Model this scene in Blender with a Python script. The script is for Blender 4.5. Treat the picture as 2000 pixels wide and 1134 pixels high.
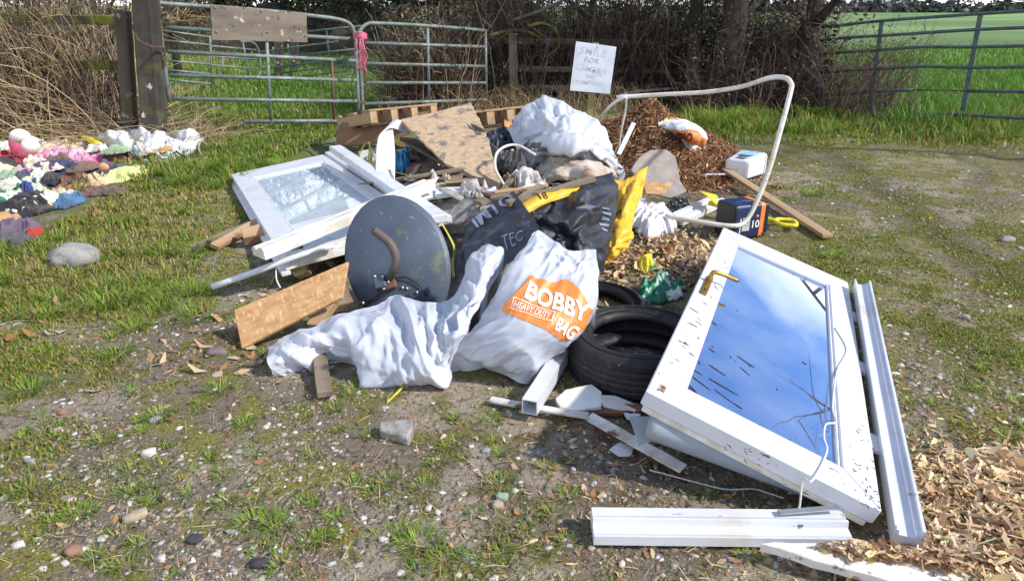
import bpy, bmesh, math, random
import numpy as np
from mathutils import Vector, Matrix

# ---------------------------------------------------------------- camera, sky, sun, exposure
scn = bpy.context.scene
for ob in list(bpy.data.objects):
    bpy.data.objects.remove(ob)
col = scn.collection
rng = np.random.default_rng(11)
random.seed(11)

FOC, HORIZON, EYE = 1350.0, 10.0, 1.4          # photo pixels, photo row of the horizon, metres
pitch = math.atan((567 - HORIZON) / FOC)
cam_data = bpy.data.cameras.new('camera')
cam_data.sensor_width = 36.0
cam_data.lens = FOC / 2000 * 36
cam_data.clip_start = 0.05
cam_data.clip_end = 3000
cam = bpy.data.objects.new('camera', cam_data)
col.objects.link(cam)
cam.location = (0, 0, EYE)
cam.rotation_euler = (math.pi / 2 - pitch, 0, 0)
scn.camera = cam

SUN_DIR = Vector((0.86, -0.30, 0.76)).normalized()      # towards the sun
sun_el = math.asin(SUN_DIR.z)
sun_az = math.atan2(SUN_DIR.x, SUN_DIR.y)
world = bpy.data.worlds.new('World')
scn.world = world
world.use_nodes = True
wn, wl = world.node_tree.nodes, world.node_tree.links
wn.clear()
w_out = wn.new('ShaderNodeOutputWorld')
w_bg = wn.new('ShaderNodeBackground')
w_bg.inputs['Strength'].default_value = 0.15
w_sky = wn.new('ShaderNodeTexSky')
w_sky.sky_type = 'NISHITA'
w_sky.sun_disc = False
w_sky.sun_elevation = sun_el
w_sky.sun_rotation = sun_az
w_sky.air_density = 0.8
w_sky.dust_density = 0.0
w_sky.ozone_density = 5.0
w_tc = wn.new('ShaderNodeTexCoord')
w_map = wn.new('ShaderNodeMapping')
w_map.inputs['Scale'].default_value = (1.0, 1.0, 2.2)
w_map.inputs['Location'].default_value = (0.35, 0.1, 0.22)
w_noise = wn.new('ShaderNodeTexNoise')
w_noise.inputs['Scale'].default_value = 1.7
w_noise.inputs['Detail'].default_value = 7
w_noise.inputs['Roughness'].default_value = 0.52
w_ramp = wn.new('ShaderNodeValToRGB')
w_ramp.color_ramp.elements[0].position = 0.52
w_ramp.color_ramp.elements[1].position = 0.64
w_mix = wn.new('ShaderNodeMix')
w_mix.data_type = 'RGBA'
w_mix.inputs['B'].default_value = (8.6, 8.8, 9.1, 1)
wl.new(w_tc.outputs['Generated'], w_map.inputs['Vector'])
wl.new(w_map.outputs['Vector'], w_noise.inputs['Vector'])
w_sep = wn.new('ShaderNodeSeparateXYZ')          # cloud thickens towards the horizon all round
w_hz = wn.new('ShaderNodeMapRange')
w_hz.inputs['From Min'].default_value = 0.27
w_hz.inputs['From Max'].default_value = 0.0
w_hz.inputs['To Max'].default_value = 0.75
w_add = wn.new('ShaderNodeMath')
wl.new(w_tc.outputs['Generated'], w_sep.inputs[0])
wl.new(w_sep.outputs['Z'], w_hz.inputs['Value'])
wl.new(w_noise.outputs['Fac'], w_add.inputs[0])
wl.new(w_hz.outputs['Result'], w_add.inputs[1])
wl.new(w_add.outputs[0], w_ramp.inputs['Fac'])
wl.new(w_ramp.outputs['Color'], w_mix.inputs['Factor'])
wl.new(w_sky.outputs['Color'], w_mix.inputs['A'])
wl.new(w_mix.outputs['Result'], w_bg.inputs['Color'])
wl.new(w_bg.outputs['Background'], w_out.inputs['Surface'])

sun_data = bpy.data.lights.new('sun', 'SUN')
sun_data.energy = 3.4
sun_data.angle = math.radians(2.0)
sun_data.color = (1.0, 0.955, 0.89)
sun = bpy.data.objects.new('sun', sun_data)
col.objects.link(sun)
sun.rotation_euler = (-SUN_DIR).to_track_quat('-Z', 'Y').to_euler()
sun.location = (6, -3, 8)

scn.view_settings.view_transform = 'Standard'
scn.view_settings.look = 'None'
scn.view_settings.gamma = 1.0
scn.view_settings.exposure = 0.50
scn.view_settings.use_curve_mapping = False

# ---------------------------------------------------------------- measuring
_R = np.array([1.0, 0, 0])
_F = np.array([0, math.cos(pitch), -math.sin(pitch)])
_U = np.array([0, math.sin(pitch), math.cos(pitch)])
_E = np.array([0, 0, EYE])

def ray(px, py):
    return _F * FOC + _R * (px - 1000) + _U * (567 - py)

def P(px, py, z=0.0):                  # the point of that sight line at height z
    d = ray(px, py)
    return _E + d * ((z - EYE) / d[2])

def D(px, py, y):                      # the point of that sight line at distance y
    d = ray(px, py)
    return _E + d * (y / d[1])

def V(px, py, A, B):                   # the point of that sight line on the upright plane through A and B
    n = np.array([B[1] - A[1], A[0] - B[0], 0.0])
    d = ray(px, py)
    a = np.array([A[0], A[1], 0.0])
    return _E + d * (((a - _E) @ n) / (d @ n))

def to_px(X):
    X = np.asarray(X, float) - _E
    d = X @ _F
    return np.stack([1000 + FOC * (X @ _R) / d, 567 - FOC * (X @ _U) / d], -1)

# ---------------------------------------------------------------- noise
_lat = np.random.default_rng(3).random((64, 64, 64))

def vnoise(p):
    p = np.asarray(p, float)
    i = np.floor(p).astype(int)
    f = p - i
    f = f * f * (3 - 2 * f)
    i &= 63
    j = (i + 1) & 63
    x0, y0, z0 = i[..., 0], i[..., 1], i[..., 2]
    x1, y1, z1 = j[..., 0], j[..., 1], j[..., 2]
    fx, fy, fz = f[..., 0], f[..., 1], f[..., 2]
    L = _lat
    a = L[x0, y0, z0] * (1 - fx) + L[x1, y0, z0] * fx
    b = L[x0, y1, z0] * (1 - fx) + L[x1, y1, z0] * fx
    c = L[x0, y0, z1] * (1 - fx) + L[x1, y0, z1] * fx
    d = L[x0, y1, z1] * (1 - fx) + L[x1, y1, z1] * fx
    return (a * (1 - fy) + b * fy) * (1 - fz) + (c * (1 - fy) + d * fy) * fz * 1.0

def fbm(p, oct=4, gain=0.5):
    p = np.asarray(p, float)
    s, a, t = 0.0, 1.0, 0.0
    for k in range(oct):
        s = s + a * vnoise(p * 2 ** k + 7.3 * k)
        t += a
        a *= gain
    return s / t

def fbm2(x, y, s, oct=4, o=0.0):
    return fbm(np.stack([x * s + o, y * s + 1.7 * o, np.zeros_like(x) + o], -1), oct)

def sstep(a, b, x):
    t = np.clip((x - a) / (b - a), 0, 1)
    return t * t * (3 - 2 * t)

# ---------------------------------------------------------------- materials
def C(r, g, b):
    def f(v):
        v /= 255.0
        return v / 12.92 if v <= 0.04045 else ((v + 0.055) / 1.055) ** 2.4
    return (f(r), f(g), f(b))

MATS = {}

def mat(name, c, c2=None, scale=6.0, ramp=(0.4, 0.62), rough=0.6, bump=0.0, bscale=60.0, stretch=(1, 1, 1), metal=0.0,
        dirt=None, dirt2=None, attr=False, spec=0.5, sheen=0.0, trans=0.0, rough2=None, sub=0.0, bdist=0.01, bstretch=None, coat=0.0):
    if name in MATS:
        return MATS[name]
    m = bpy.data.materials.new(name)
    m.use_nodes = True
    n, l = m.node_tree.nodes, m.node_tree.links
    b = n['Principled BSDF']
    tc = n.new('ShaderNodeTexCoord')
    def coords(st):
        mp = n.new('ShaderNodeMapping')
        mp.inputs['Scale'].default_value = st
        l.new(tc.outputs['Object'], mp.inputs['Vector'])
        return mp.outputs['Vector']
    def noise(sc, det, st, lo, hi, rg=0.55):
        t = n.new('ShaderNodeTexNoise')
        t.inputs['Scale'].default_value = sc
        t.inputs['Detail'].default_value = det
        t.inputs['Roughness'].default_value = rg
        l.new(coords(st), t.inputs['Vector'])
        r = n.new('ShaderNodeMapRange')
        r.inputs['From Min'].default_value = lo
        r.inputs['From Max'].default_value = hi
        l.new(t.outputs['Fac'], r.inputs['Value'])
        return r.outputs['Result']
    def mixc(fac, a, bb):
        x = n.new('ShaderNodeMix')
        x.data_type = 'RGBA'
        l.new(fac, x.inputs['Factor'])
        for key, v in (('A', a), ('B', bb)):
            if isinstance(v, tuple):
                x.inputs[key].default_value = (*v, 1)
            else:
                l.new(v, x.inputs[key])
        return x.outputs['Result']
    cur = tuple(c)
    if attr:
        at = n.new('ShaderNodeAttribute')
        at.attribute_name = 'Col'
        cur = at.outputs['Color']
    if c2 is not None:
        cur = mixc(noise(scale, 8, stretch, *ramp), cur, tuple(c2))
    for dd in (dirt, dirt2):
        if dd:
            dc, ds, lo, hi = dd[:4]
            cur = mixc(noise(ds, 6, dd[4] if len(dd) > 4 else (1, 1, 1), lo, hi, 0.62), cur, tuple(dc))
    if isinstance(cur, tuple):
        b.inputs['Base Color'].default_value = (*cur, 1)
    else:
        l.new(cur, b.inputs['Base Color'])
    b.inputs['Roughness'].default_value = rough
    if rough2 is not None:
        rr = n.new('ShaderNodeMapRange')
        rr.inputs['To Min'].default_value = rough
        rr.inputs['To Max'].default_value = rough2
        l.new(noise(scale * 1.7, 5, stretch, 0.35, 0.65), rr.inputs['Value'])
        l.new(rr.outputs['Result'], b.inputs['Roughness'])
    b.inputs['Metallic'].default_value = metal
    b.inputs['Specular IOR Level'].default_value = spec
    b.inputs['Sheen Weight'].default_value = sheen
    b.inputs['Coat Weight'].default_value = coat
    if sub:
        b.inputs['Subsurface Weight'].default_value = sub
        b.inputs['Subsurface Radius'].default_value = (0.02, 0.02, 0.02)
    if trans:
        # thin leaf or thin plastic: some light passes through
        ts = n.new('ShaderNodeBsdfTranslucent')
        if isinstance(cur, tuple):
            ts.inputs['Color'].default_value = (*cur, 1)
        else:
            l.new(cur, ts.inputs['Color'])
        mx = n.new('ShaderNodeMixShader')
        mx.inputs['Fac'].default_value = trans
        l.new(b.outputs['BSDF'], mx.inputs[1])
        l.new(ts.outputs['BSDF'], mx.inputs[2])
        l.new(mx.outputs['Shader'], n['Material Output'].inputs['Surface'])
    if bump:
        t = n.new('ShaderNodeTexNoise')
        t.inputs['Scale'].default_value = bscale
        t.inputs['Detail'].default_value = 8
        t.inputs['Roughness'].default_value = 0.6
        l.new(coords(bstretch or stretch), t.inputs['Vector'])
        bp = n.new('ShaderNodeBump')
        bp.inputs['Strength'].default_value = bump
        bp.inputs['Distance'].default_value = bdist
        l.new(t.outputs['Fac'], bp.inputs['Height'])
        l.new(bp.outputs['Normal'], b.inputs['Normal'])
    MATS[name] = m
    return m

# ---------------------------------------------------------------- objects
WM = {}

def tag(o, label=None, cat=None, group=None, kind=None):
    if label: o['label'] = label
    if cat: o['category'] = cat
    if group: o['group'] = group
    if kind: o['kind'] = kind
    return o

def thing(name, loc, label, cat, group=None):
    o = bpy.data.objects.new(name, None)
    col.objects.link(o)
    o.empty_display_size = 0.1
    o.location = tuple(loc)
    WM[o.name] = Matrix.Translation(Vector(tuple(loc)))
    return tag(o, label, cat, group)

def place(name, me, M, parent):
    o = bpy.data.objects.new(name, me)
    col.objects.link(o)
    WM[o.name] = M
    if parent is not None:
        o.parent = parent
        o.matrix_basis = WM[parent.name].inverted() @ M
    else:
        o.matrix_basis = M
    return o

def mk(name, verts, faces, m, parent=None, M=None, smooth=False, cols=None, bevel=0.0, solid=0.0):
    v = np.asarray(verts, float)
    if M is None:
        lo = v.min(0)
        loc = Vector(((lo[0] + v[:, 0].max()) / 2, (lo[1] + v[:, 1].max()) / 2, lo[2]))
        v = v - np.array(loc)
        M = Matrix.Translation(loc)
    me = bpy.data.meshes.new(name)
    if isinstance(faces, np.ndarray):
        nf, k = faces.shape
        me.vertices.add(len(v))
        me.vertices.foreach_set('co', v.astype(np.float32).ravel())
        me.loops.add(nf * k)
        me.loops.foreach_set('vertex_index', faces.astype(np.int32).ravel())
        me.polygons.add(nf)
        me.polygons.foreach_set('loop_start', np.arange(0, nf * k, k, dtype=np.int32))
        me.update(calc_edges=True)
    else:
        me.from_pydata([tuple(p) for p in v], [], [tuple(f) for f in faces])
        me.update()
    if cols is not None:
        at = me.color_attributes.new('Col', 'FLOAT_COLOR', 'POINT')
        cc = np.ones((len(v), 4), np.float32)
        cc[:, :3] = cols
        at.data.foreach_set('color', cc.ravel())
    if m is not None:
        me.materials.append(m)
    if bevel:
        bm = bmesh.new()
        bm.from_mesh(me)
        bmesh.ops.recalc_face_normals(bm, faces=bm.faces)
        ed = [e for e in bm.edges if len(e.link_faces) == 2 and e.calc_face_angle(0) > 0.5]
        bmesh.ops.bevel(bm, geom=ed, offset=bevel, segments=1, affect='EDGES', profile=0.5, clamp_overlap=True)
        bm.to_mesh(me)
        bm.free()
    if smooth:
        me.polygons.foreach_set('use_smooth', np.ones(len(me.polygons), bool))
    o = place(name, me, M, parent)
    if solid:
        md = o.modifiers.new('thickness', 'SOLIDIFY')
        md.thickness = solid
        md.offset = -1
    return o

def frame(o, ex, ez):                      # matrix with x along ex, z near ez
    ex = Vector(ex).normalized()
    ez = Vector(ez)
    ey = ez.cross(ex).normalized()
    ez = ex.cross(ey).normalized()
    M = Matrix((ex, ey, ez)).transposed().to_4x4()
    M.translation = Vector(o)
    return M

def prism(poly, x0, x1):                   # extrude a (y, z) outline along x
    n = len(poly)
    v = [(x0, y, z) for y, z in poly] + [(x1, y, z) for y, z in poly]
    f = [(i, (i + 1) % n, n + (i + 1) % n, n + i) for i in range(n)]
    f += [tuple(range(n))[::-1], tuple(range(n, 2 * n))]
    return v, f

def beam(name, a, b, w, t, m, parent=None, roll=0.0, bev=0.003, prof=None, up=(0, 0, 1), hollow=0.0, wob=0.0):
    a, b = Vector(tuple(a)), Vector(tuple(b))
    L = (b - a).length
    M = frame(a, b - a, up) @ Matrix.Rotation(roll, 4, 'X')
    if hollow:
        y, z, h = w / 2, t / 2, hollow
        o4 = [(-y, -z), (y, -z), (y, z), (-y, z)]
        i4 = [(-y + h, -z + h), (y - h, -z + h), (y - h, z - h), (-y + h, z - h)]
        v = [(x, *p) for x in (0, L) for p in o4 + i4]
        f = []
        for i in range(4):
            j = (i + 1) % 4
            f += [(i, j, 8 + j, 8 + i), (4 + j, 4 + i, 12 + i, 12 + j), (j, i, 4 + i, 4 + j), (8 + i, 8 + j, 12 + j, 12 + i)]
        return mk(name, v, f, m, parent, M)
    prof = prof or [(-w / 2, -t / 2), (w / 2, -t / 2), (w / 2, t / 2), (-w / 2, t / 2)]
    if wob:
        ns = max(4, int(L / 0.08))
        n = len(prof)
        v, f = [], []
        r = np.random.default_rng(abs(hash(name + str(round(L, 3)))) % 9999 if False else int(L * 1000))
        for k in range(ns + 1):
            x = L * k / ns
            for (y, z) in prof:
                v.append((x + (r.normal() * wob if k in (0, ns) else 0), y + r.normal() * wob * 0.5, z + r.normal() * wob * 0.5))
        for k in range(ns):
            for i in range(n):
                j = (i + 1) % n
                f.append((k * n + i, k * n + j, k * n + n + j, k * n + n + i))
        f += [tuple(range(n))[::-1], tuple(range(ns * n, ns * n + n))]
        return mk(name, v, f, m, parent, M, bevel=bev)
    v, f = prism(prof, 0, L)
    return mk(name, v, f, m, parent, M, bevel=bev)

def slab(name, pts, th, m, parent=None, jag=0.0, seg=0.05, bev=0.002, seed=1, curve=0.0):
    pts = [np.asarray(p, float) for p in pts]
    c = sum(pts) / len(pts)
    nrm = np.zeros(3)
    for i in range(len(pts)):
        nrm += np.cross(pts[i] - c, pts[(i + 1) % len(pts)] - c)
    nrm /= np.linalg.norm(nrm)
    if nrm[2] < 0 or (abs(nrm[2]) < 1e-6 and nrm[1] > 0):
        nrm = -nrm
        pts = pts[::-1]
    M = frame(pts[0], pts[1] - pts[0], nrm)
    Mi = M.inverted()
    loc = [np.array(Mi @ Vector(p))[:2] for p in pts]
    if jag:
        r = np.random.default_rng(seed)
        out = []
        for i in range(len(loc)):
            a, b = loc[i], loc[(i + 1) % len(loc)]
            k = max(1, int(np.linalg.norm(b - a) / seg))
            d = (b - a) / (np.linalg.norm(b - a) + 1e-9)
            for s in range(k):
                q = a + (b - a) * s / k
                if s:
                    q = q + np.array([d[1], -d[0]]) * r.normal() * jag
                out.append(q)
        loc = out
    n = len(loc)
    v = [(p[0], p[1], 0.0) for p in loc] + [(p[0], p[1], -th) for p in loc]
    f = [tuple(range(n)), tuple(range(n, 2 * n))[::-1]] + [((i + 1) % n, i, n + i, n + (i + 1) % n) for i in range(n)]
    return mk(name, v, f, m, parent, M, bevel=bev)

def catmull(pts, sub=6):
    p = np.asarray(pts, float)
    if len(p) < 3:
        t = np.linspace(0, 1, sub + 1)[:, None]
        return p[0] * (1 - t) + p[-1] * t
    q = np.vstack([2 * p[0] - p[1], p, 2 * p[-1] - p[-2]])
    out = []
    for i in range(1, len(q) - 2):
        t = np.linspace(0, 1, sub, endpoint=False)[:, None]
        a, b, c, d = q[i - 1], q[i], q[i + 1], q[i + 2]
        out.append(0.5 * (2 * b + (c - a) * t + (2 * a - 5 * b + 4 * c - d) * t ** 2 + (3 * b - a - 3 * c + d) * t ** 3))
    out.append(p[-1][None])
    return np.vstack(out)

def tube_geo(pts, r, n=8, caps=True):
    pts = np.asarray(pts, float)
    k = len(pts)
    rr = np.full(k, r) if np.isscalar(r) else np.asarray(r, float)
    tan = np.gradient(pts, axis=0)
    tan /= np.linalg.norm(tan, axis=1)[:, None] + 1e-12
    ref = np.array([0, 0, 1.0]) if abs(tan[0][2]) < 0.9 else np.array([1.0, 0, 0])
    u = np.cross(tan[0], ref)
    u /= np.linalg.norm(u)
    v = []
    ang = np.arange(n) * 2 * math.pi / n
    for i in range(k):
        u = u - tan[i] * (u @ tan[i])
        u /= np.linalg.norm(u) + 1e-12
        w = np.cross(tan[i], u)
        v.append(pts[i] + rr[i] * (np.cos(ang)[:, None] * u + np.sin(ang)[:, None] * w))
    v = np.vstack(v)
    f = [(i * n + j, i * n + (j + 1) % n, (i + 1) * n + (j + 1) % n, (i + 1) * n + j) for i in range(k - 1) for j in range(n)]
    if caps:
        f += [tuple(range(n))[::-1], tuple(range((k - 1) * n, k * n))]
    return v, f

def tube(name, pts, r, m, parent=None, n=8, sub=6, spline=True):
    p = catmull(pts, sub) if spline else np.asarray(pts, float)
    v, f = tube_geo(p, r, n)
    return mk(name, v, f, m, parent, smooth=True)

def stems_geo(paths, n=3):                  # many thin tapering stems: list of (points (k,3), r0, r1), equal k
    A = np.array([p[0] for p in paths])     # N,k,3
    N, k, _ = A.shape
    r0 = np.array([p[1] for p in paths])[:, None]
    r1 = np.array([p[2] for p in paths])[:, None]
    rr = r0 + (r1 - r0) * np.linspace(0, 1, k)[None]
    tan = np.gradient(A, axis=1)
    tan /= np.linalg.norm(tan, axis=2)[..., None] + 1e-9
    ref = np.where(np.abs(tan[:, :, 2:3]) < 0.9, np.array([0, 0, 1.0]), np.array([1.0, 0, 0]))
    u = np.cross(tan, ref)
    u /= np.linalg.norm(u, axis=2)[..., None] + 1e-9
    w = np.cross(tan, u)
    ang = np.arange(n) * 2 * math.pi / n
    v = A[:, :, None] + rr[:, :, None, None] * (np.cos(ang)[None, None, :, None] * u[:, :, None] + np.sin(ang)[None, None, :, None] * w[:, :, None])
    idx = np.arange(N * k * n).reshape(N, k, n)
    a, b = idx[:, :-1], idx[:, 1:]
    f = np.stack([a, np.roll(a, -1, 2), np.roll(b, -1, 2), b], -1).reshape(-1, 4)
    return v.reshape(-1, 3), f

def flakes_geo(pos, size, cols, aspect=0.45, endw=0.3, tilt=0.5, curl=0.3, r=rng):
    N = len(pos)
    yaw = r.random(N) * 2 * math.pi
    ti, ro = r.normal(0, tilt, N), r.normal(0, tilt, N)
    cu = r.normal(0, curl, N)
    asp = aspect * r.uniform(0.6, 1.4, N)
    ew = np.clip(endw * r.uniform(0.6, 1.3, N), 0.02, 1)
    ew2 = np.clip(endw * r.uniform(0.6, 1.3, N), 0.02, 1)
    x = np.array([-1, -1, 0, 0, 1, 1])[None] * np.ones((N, 1))
    y = np.stack([-asp * ew, asp * ew, -asp, asp, -asp * ew2, asp * ew2], 1)
    z = cu[:, None] * (x ** 2) + 0.5 * cu[:, None] * np.abs(y)
    z = z - z.min(1, keepdims=True) * 0.3
    s = (size / 2)[:, None]
    x, y, z = x * s, y * s, z * s
    ct, st = np.cos(ti)[:, None], np.sin(ti)[:, None]
    x, z = x * ct - z * st, x * st + z * ct
    cr, sr = np.cos(ro)[:, None], np.sin(ro)[:, None]
    y, z = y * cr - z * sr, y * sr + z * cr
    cy, sy = np.cos(yaw)[:, None], np.sin(yaw)[:, None]
    x, y = x * cy - y * sy, x * sy + y * cy
    v = np.stack([x, y, z], -1) + np.asarray(pos)[:, None]
    i = np.arange(N)[:, None] * 6
    f = np.concatenate([i + np.array([0, 2, 3, 1]), i + np.array([2, 4, 5, 3])], 1).reshape(-1, 4)
    return v.reshape(-1, 3), f, np.repeat(cols, 6, 0)

def pick(pal, n, r=rng, var=0.25, w=None):
    pal = np.array(pal, float)
    c = pal[r.choice(len(pal), n, p=w)]
    return np.clip(c * r.uniform(1 - var, 1 + var, (n, 1)) * r.uniform(0.93, 1.07, (n, 3)), 0, 0.95)

SHEETS = {}
SBASE = {}

def crease(X, amp, s, seed=0.0, fold=None, spread=0.5):
    """folded-plastic relief: local families of long, sharp, slightly wandering folds; fold = main direction across them"""
    w = np.stack([fbm(X * s * 0.45 + 11 + seed, 2), fbm(X * s * 0.45 + 31 + seed, 2), fbm(X * s * 0.45 + 57 + seed, 2)], -1)
    Y = X * s + (w - 0.5) * 1.0
    r = np.random.default_rng(int(abs(seed) * 97) + 5)
    h = 0.0
    for k in range(18):
        if fold is None:
            n = r.normal(0, 1, 3)
        else:
            an = fold + r.normal(0, spread if k % 4 else 1.4)
            n = np.array([math.cos(an), math.sin(an), 0.0])
        n /= np.linalg.norm(n)
        f = (r.uniform(0.3, 0.7), r.uniform(0.7, 1.4), r.uniform(1.4, 2.6))[k % 3]
        t = Y @ n * f + r.random()
        c = np.floor(t)
        t = t - c
        p = r.uniform(0.25, 0.75)
        tri = np.where(t < p, t / p, (1 - t) / (1 - p))
        tri = 1.15 * tri ** 2.3                                                    # sharp straight crests, broad flat troughs
        m = np.clip((vnoise(Y * 0.5 + 13.7 * k + seed) - 0.45) / 0.15, 0, 1)
        h = h + (tri - 0.30) * m / f ** 0.9
    return amp * (h * 0.5 + 0.06 * (vnoise(Y * 4 + 9) - 0.5))

def sheet(name, rows, m, parent=None, sub=9, amp=0.01, scl=8.0, skirt=None, solid=0.0, seed=0.0, edge=0.35, zmin=0.004, pts=False, fold=None, spread=0.5, calm=None):
    G = np.array([[q if pts else P(*q) for q in r] for r in rows], float)
    G = np.array([catmull(r, sub) for r in G])
    G = np.array([catmull(G[:, j], sub) for j in range(G.shape[1])]).transpose(1, 0, 2)
    du, dv = np.gradient(G, axis=0), np.gradient(G, axis=1)
    nr = np.cross(du, dv)
    nr /= np.linalg.norm(nr, axis=2)[..., None] + 1e-9
    if nr[..., 2].mean() < 0:
        nr = -nr
    nu, nv = G.shape[:2]
    uu, vv = np.meshgrid(np.linspace(0, 1, nu), np.linspace(0, 1, nv), indexing='ij')
    e = np.minimum.reduce([uu, 1 - uu, vv, 1 - vv])
    fall = edge + (1 - edge) * sstep(0, 0.15, e)
    if calm:                              # a stretched, stiffer printed area with shallower folds
        fall = fall * (1 - .78 * np.exp(-(((uu - calm[0]) / calm[2]) ** 4 + ((vv - calm[1]) / calm[3]) ** 4)))
    SBASE[name] = G.copy()
    if amp:
        if fold is None:
            X = G
        else:
            Lu = np.linalg.norm(np.diff(G, axis=0), axis=2).sum(0).mean()
            Lv = np.linalg.norm(np.diff(G, axis=1), axis=2).sum(1).mean()
            X = np.stack([uu * Lu, vv * Lv, 0 * uu], -1)
        cz = crease(X, amp, scl, seed, fold, spread) + crease(X, amp * .3, scl * 2.2, seed + 3.3, fold, spread * 1.4)
        G = G + nr * (cz * fall)[..., None]
    G[..., 2] = np.maximum(G[..., 2], zmin)
    du, dv = np.gradient(G, axis=0), np.gradient(G, axis=1)
    nr2 = np.cross(du, dv)
    nr2 /= np.linalg.norm(nr2, axis=2)[..., None] + 1e-9
    if nr2[..., 2].mean() < 0:
        nr2 = -nr2
    SHEETS[name] = (G, nr2)
    idx = np.arange(nu * nv).reshape(nu, nv)
    f = np.stack([idx[:-1, :-1], idx[1:, :-1], idx[1:, 1:], idx[:-1, 1:]], -1).reshape(-1, 4)
    v = G.reshape(-1, 3)
    if skirt is not None:
        ring = np.concatenate([idx[0, :], idx[1:, -1], idx[-1, ::-1][1:], idx[::-1, 0][1:-1]])
        b = v[ring].copy()
        cen = v.mean(0)
        b[:, :2] = b[:, :2] * 0.9 + cen[:2] * 0.1
        b[:, 2] = skirt
        k = len(ring)
        j = np.arange(k)
        f2 = np.stack([ring, len(v) + j, len(v) + (j + 1) % k, ring[(j + 1) % k]], -1)
        v = np.vstack([v, b])
        f = np.vstack([f, f2])
    return mk(name, v, f, m, parent, smooth=True, solid=solid)

def on_sheet(name, u, v, off=0.002):
    G, N = SHEETS[name]
    nu, nv = G.shape[:2]
    a = np.clip(u, 0, 1) * (nu - 1)
    b = np.clip(v, 0, 1) * (nv - 1)
    i = np.clip(np.floor(a).astype(int), 0, nu - 2)
    j = np.clip(np.floor(b).astype(int), 0, nv - 2)
    fa, fb = (a - i)[:, None], (b - j)[:, None]
    def L(A):
        return (A[i, j] * (1 - fa) + A[i + 1, j] * fa) * (1 - fb) + (A[i, j + 1] * (1 - fa) + A[i + 1, j + 1] * fa) * fb
    return L(G) + L(N) * off

def text_geo(s, bold=0.0, cuts=0, space=1.0):
    cu = bpy.data.curves.new('lettering', 'FONT')
    cu.body = s
    cu.offset = bold
    cu.space_character = space
    cu.align_x = 'CENTER'
    cu.align_y = 'CENTER'
    cu.resolution_u = 3
    o = bpy.data.objects.new('lettering', cu)
    col.objects.link(o)
    dg = bpy.context.evaluated_depsgraph_get()
    me = bpy.data.meshes.new_from_object(o.evaluated_get(dg))
    bpy.data.objects.remove(o)
    bm = bmesh.new()
    bm.from_mesh(me)
    bmesh.ops.remove_doubles(bm, verts=bm.verts, dist=1e-5)
    for _ in range(cuts):
        lo = [e for e in bm.edges if e.calc_length() > 0.12]
        if lo:
            bmesh.ops.subdivide_edges(bm, edges=lo, cuts=1)
            bmesh.ops.triangulate(bm, faces=bm.faces)
    v = np.array([x.co[:] for x in bm.verts])
    f = [tuple(x.index for x in q.verts) for q in bm.faces]
    bm.free()
    bpy.data.meshes.remove(me)
    return v, f

def text_flat(name, s, M, size, m, parent, bold=0.0, space=1.0):
    v, f = text_geo(s, bold, 0, space)
    return mk(name, v * size, f, m, parent, M)

def text_sheet(name, s, sheetname, c, ax, ay, size, m, parent, bold=0.0, off=0.003, space=1.0):
    """lettering printed on a sheet: c = (u, v) of the middle, ax / ay = (du, dv) per unit of text"""
    v, f = text_geo(s, bold, 4, space)
    u = c[0] + v[:, 0] * size * ax[0] + v[:, 1] * size * ay[0]
    w = c[1] + v[:, 0] * size * ax[1] + v[:, 1] * size * ay[1]
    return mk(name, on_sheet(sheetname, u, w, off), f, m, parent)

def ico(sub):
    bm = bmesh.new()
    bmesh.ops.create_icosphere(bm, subdivisions=sub, radius=1)
    v = np.array([x.co[:] for x in bm.verts])
    f = np.array([[x.index for x in q.verts] for q in bm.faces])
    bm.free()
    return v, f

ICO1, ICO2, ICO3 = ico(1), ico(2), ico(3)

def lump(name, loc, size, m, seed=0, rough=0.35, base=ICO2, parent=None, yaw=0.0, smooth=False, cut=0.0):
    v, f = base
    v = v * (1 + rough * (vnoise(v * 1.3 + seed * 3.1) - 0.5) * 2)[:, None]
    if cut:
        v = v * (1 + np.random.default_rng(int(seed) + 1).uniform(-.13, .13, (len(v), 1)))
        v = np.clip(v, -0.84, 0.84) / 0.84
    v = v * np.array(size) / 2
    c, s = math.cos(yaw), math.sin(yaw)
    v = v @ np.array([[c, s, 0], [-s, c, 0], [0, 0, 1]])
    return mk(name, v + np.array(loc), f, m, parent, smooth=smooth)

# ================================================================ the setting
def gz(x, y):
    x = np.asarray(x, float); y = np.asarray(y, float)
    near = 1 - sstep(12, 30, y)
    z = near * (0.020 * (fbm2(x, y, 1.6, 3, 2.0) - 0.5) + 0.012 * (fbm2(x, y, 9.0, 3, 5.0) - 0.5)) - 0.004
    z = z + 0.16 * sstep(-3.6, -5.2, x) * sstep(6.8, 8.6, y) * (1 - sstep(10, 14, y))
    rut = np.exp(-((x - (2.1 + 0.16 * y)) / 0.16) ** 2) + np.exp(-((x - (3.4 + 0.22 * y)) / 0.2) ** 2)
    z = z - 0.025 * rut * near
    return z

def axis(parts):
    out = []
    for a, b, s in parts:
        out.append(np.arange(a, b, s))
    return np.concatenate(out + [np.array([parts[-1][1]])])

xs = axis([(-900, -100, 100), (-100, -20, 8), (-20, -5, 0.5), (-5, -3, 0.06), (-3, 3.2, 0.022), (3.2, 6, 0.06), (6, 20, 0.5), (20, 100, 8), (100, 900, 100)])
ys = axis([(-30, 0, 5), (0, 1.1, 0.25), (1.1, 4.2, 0.018), (4.2, 7, 0.035), (7, 14, 0.09), (14, 40, 0.7), (40, 160, 8), (160, 1600, 120)])
gx, gy = np.meshgrid(xs, ys, indexing='ij')

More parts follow.
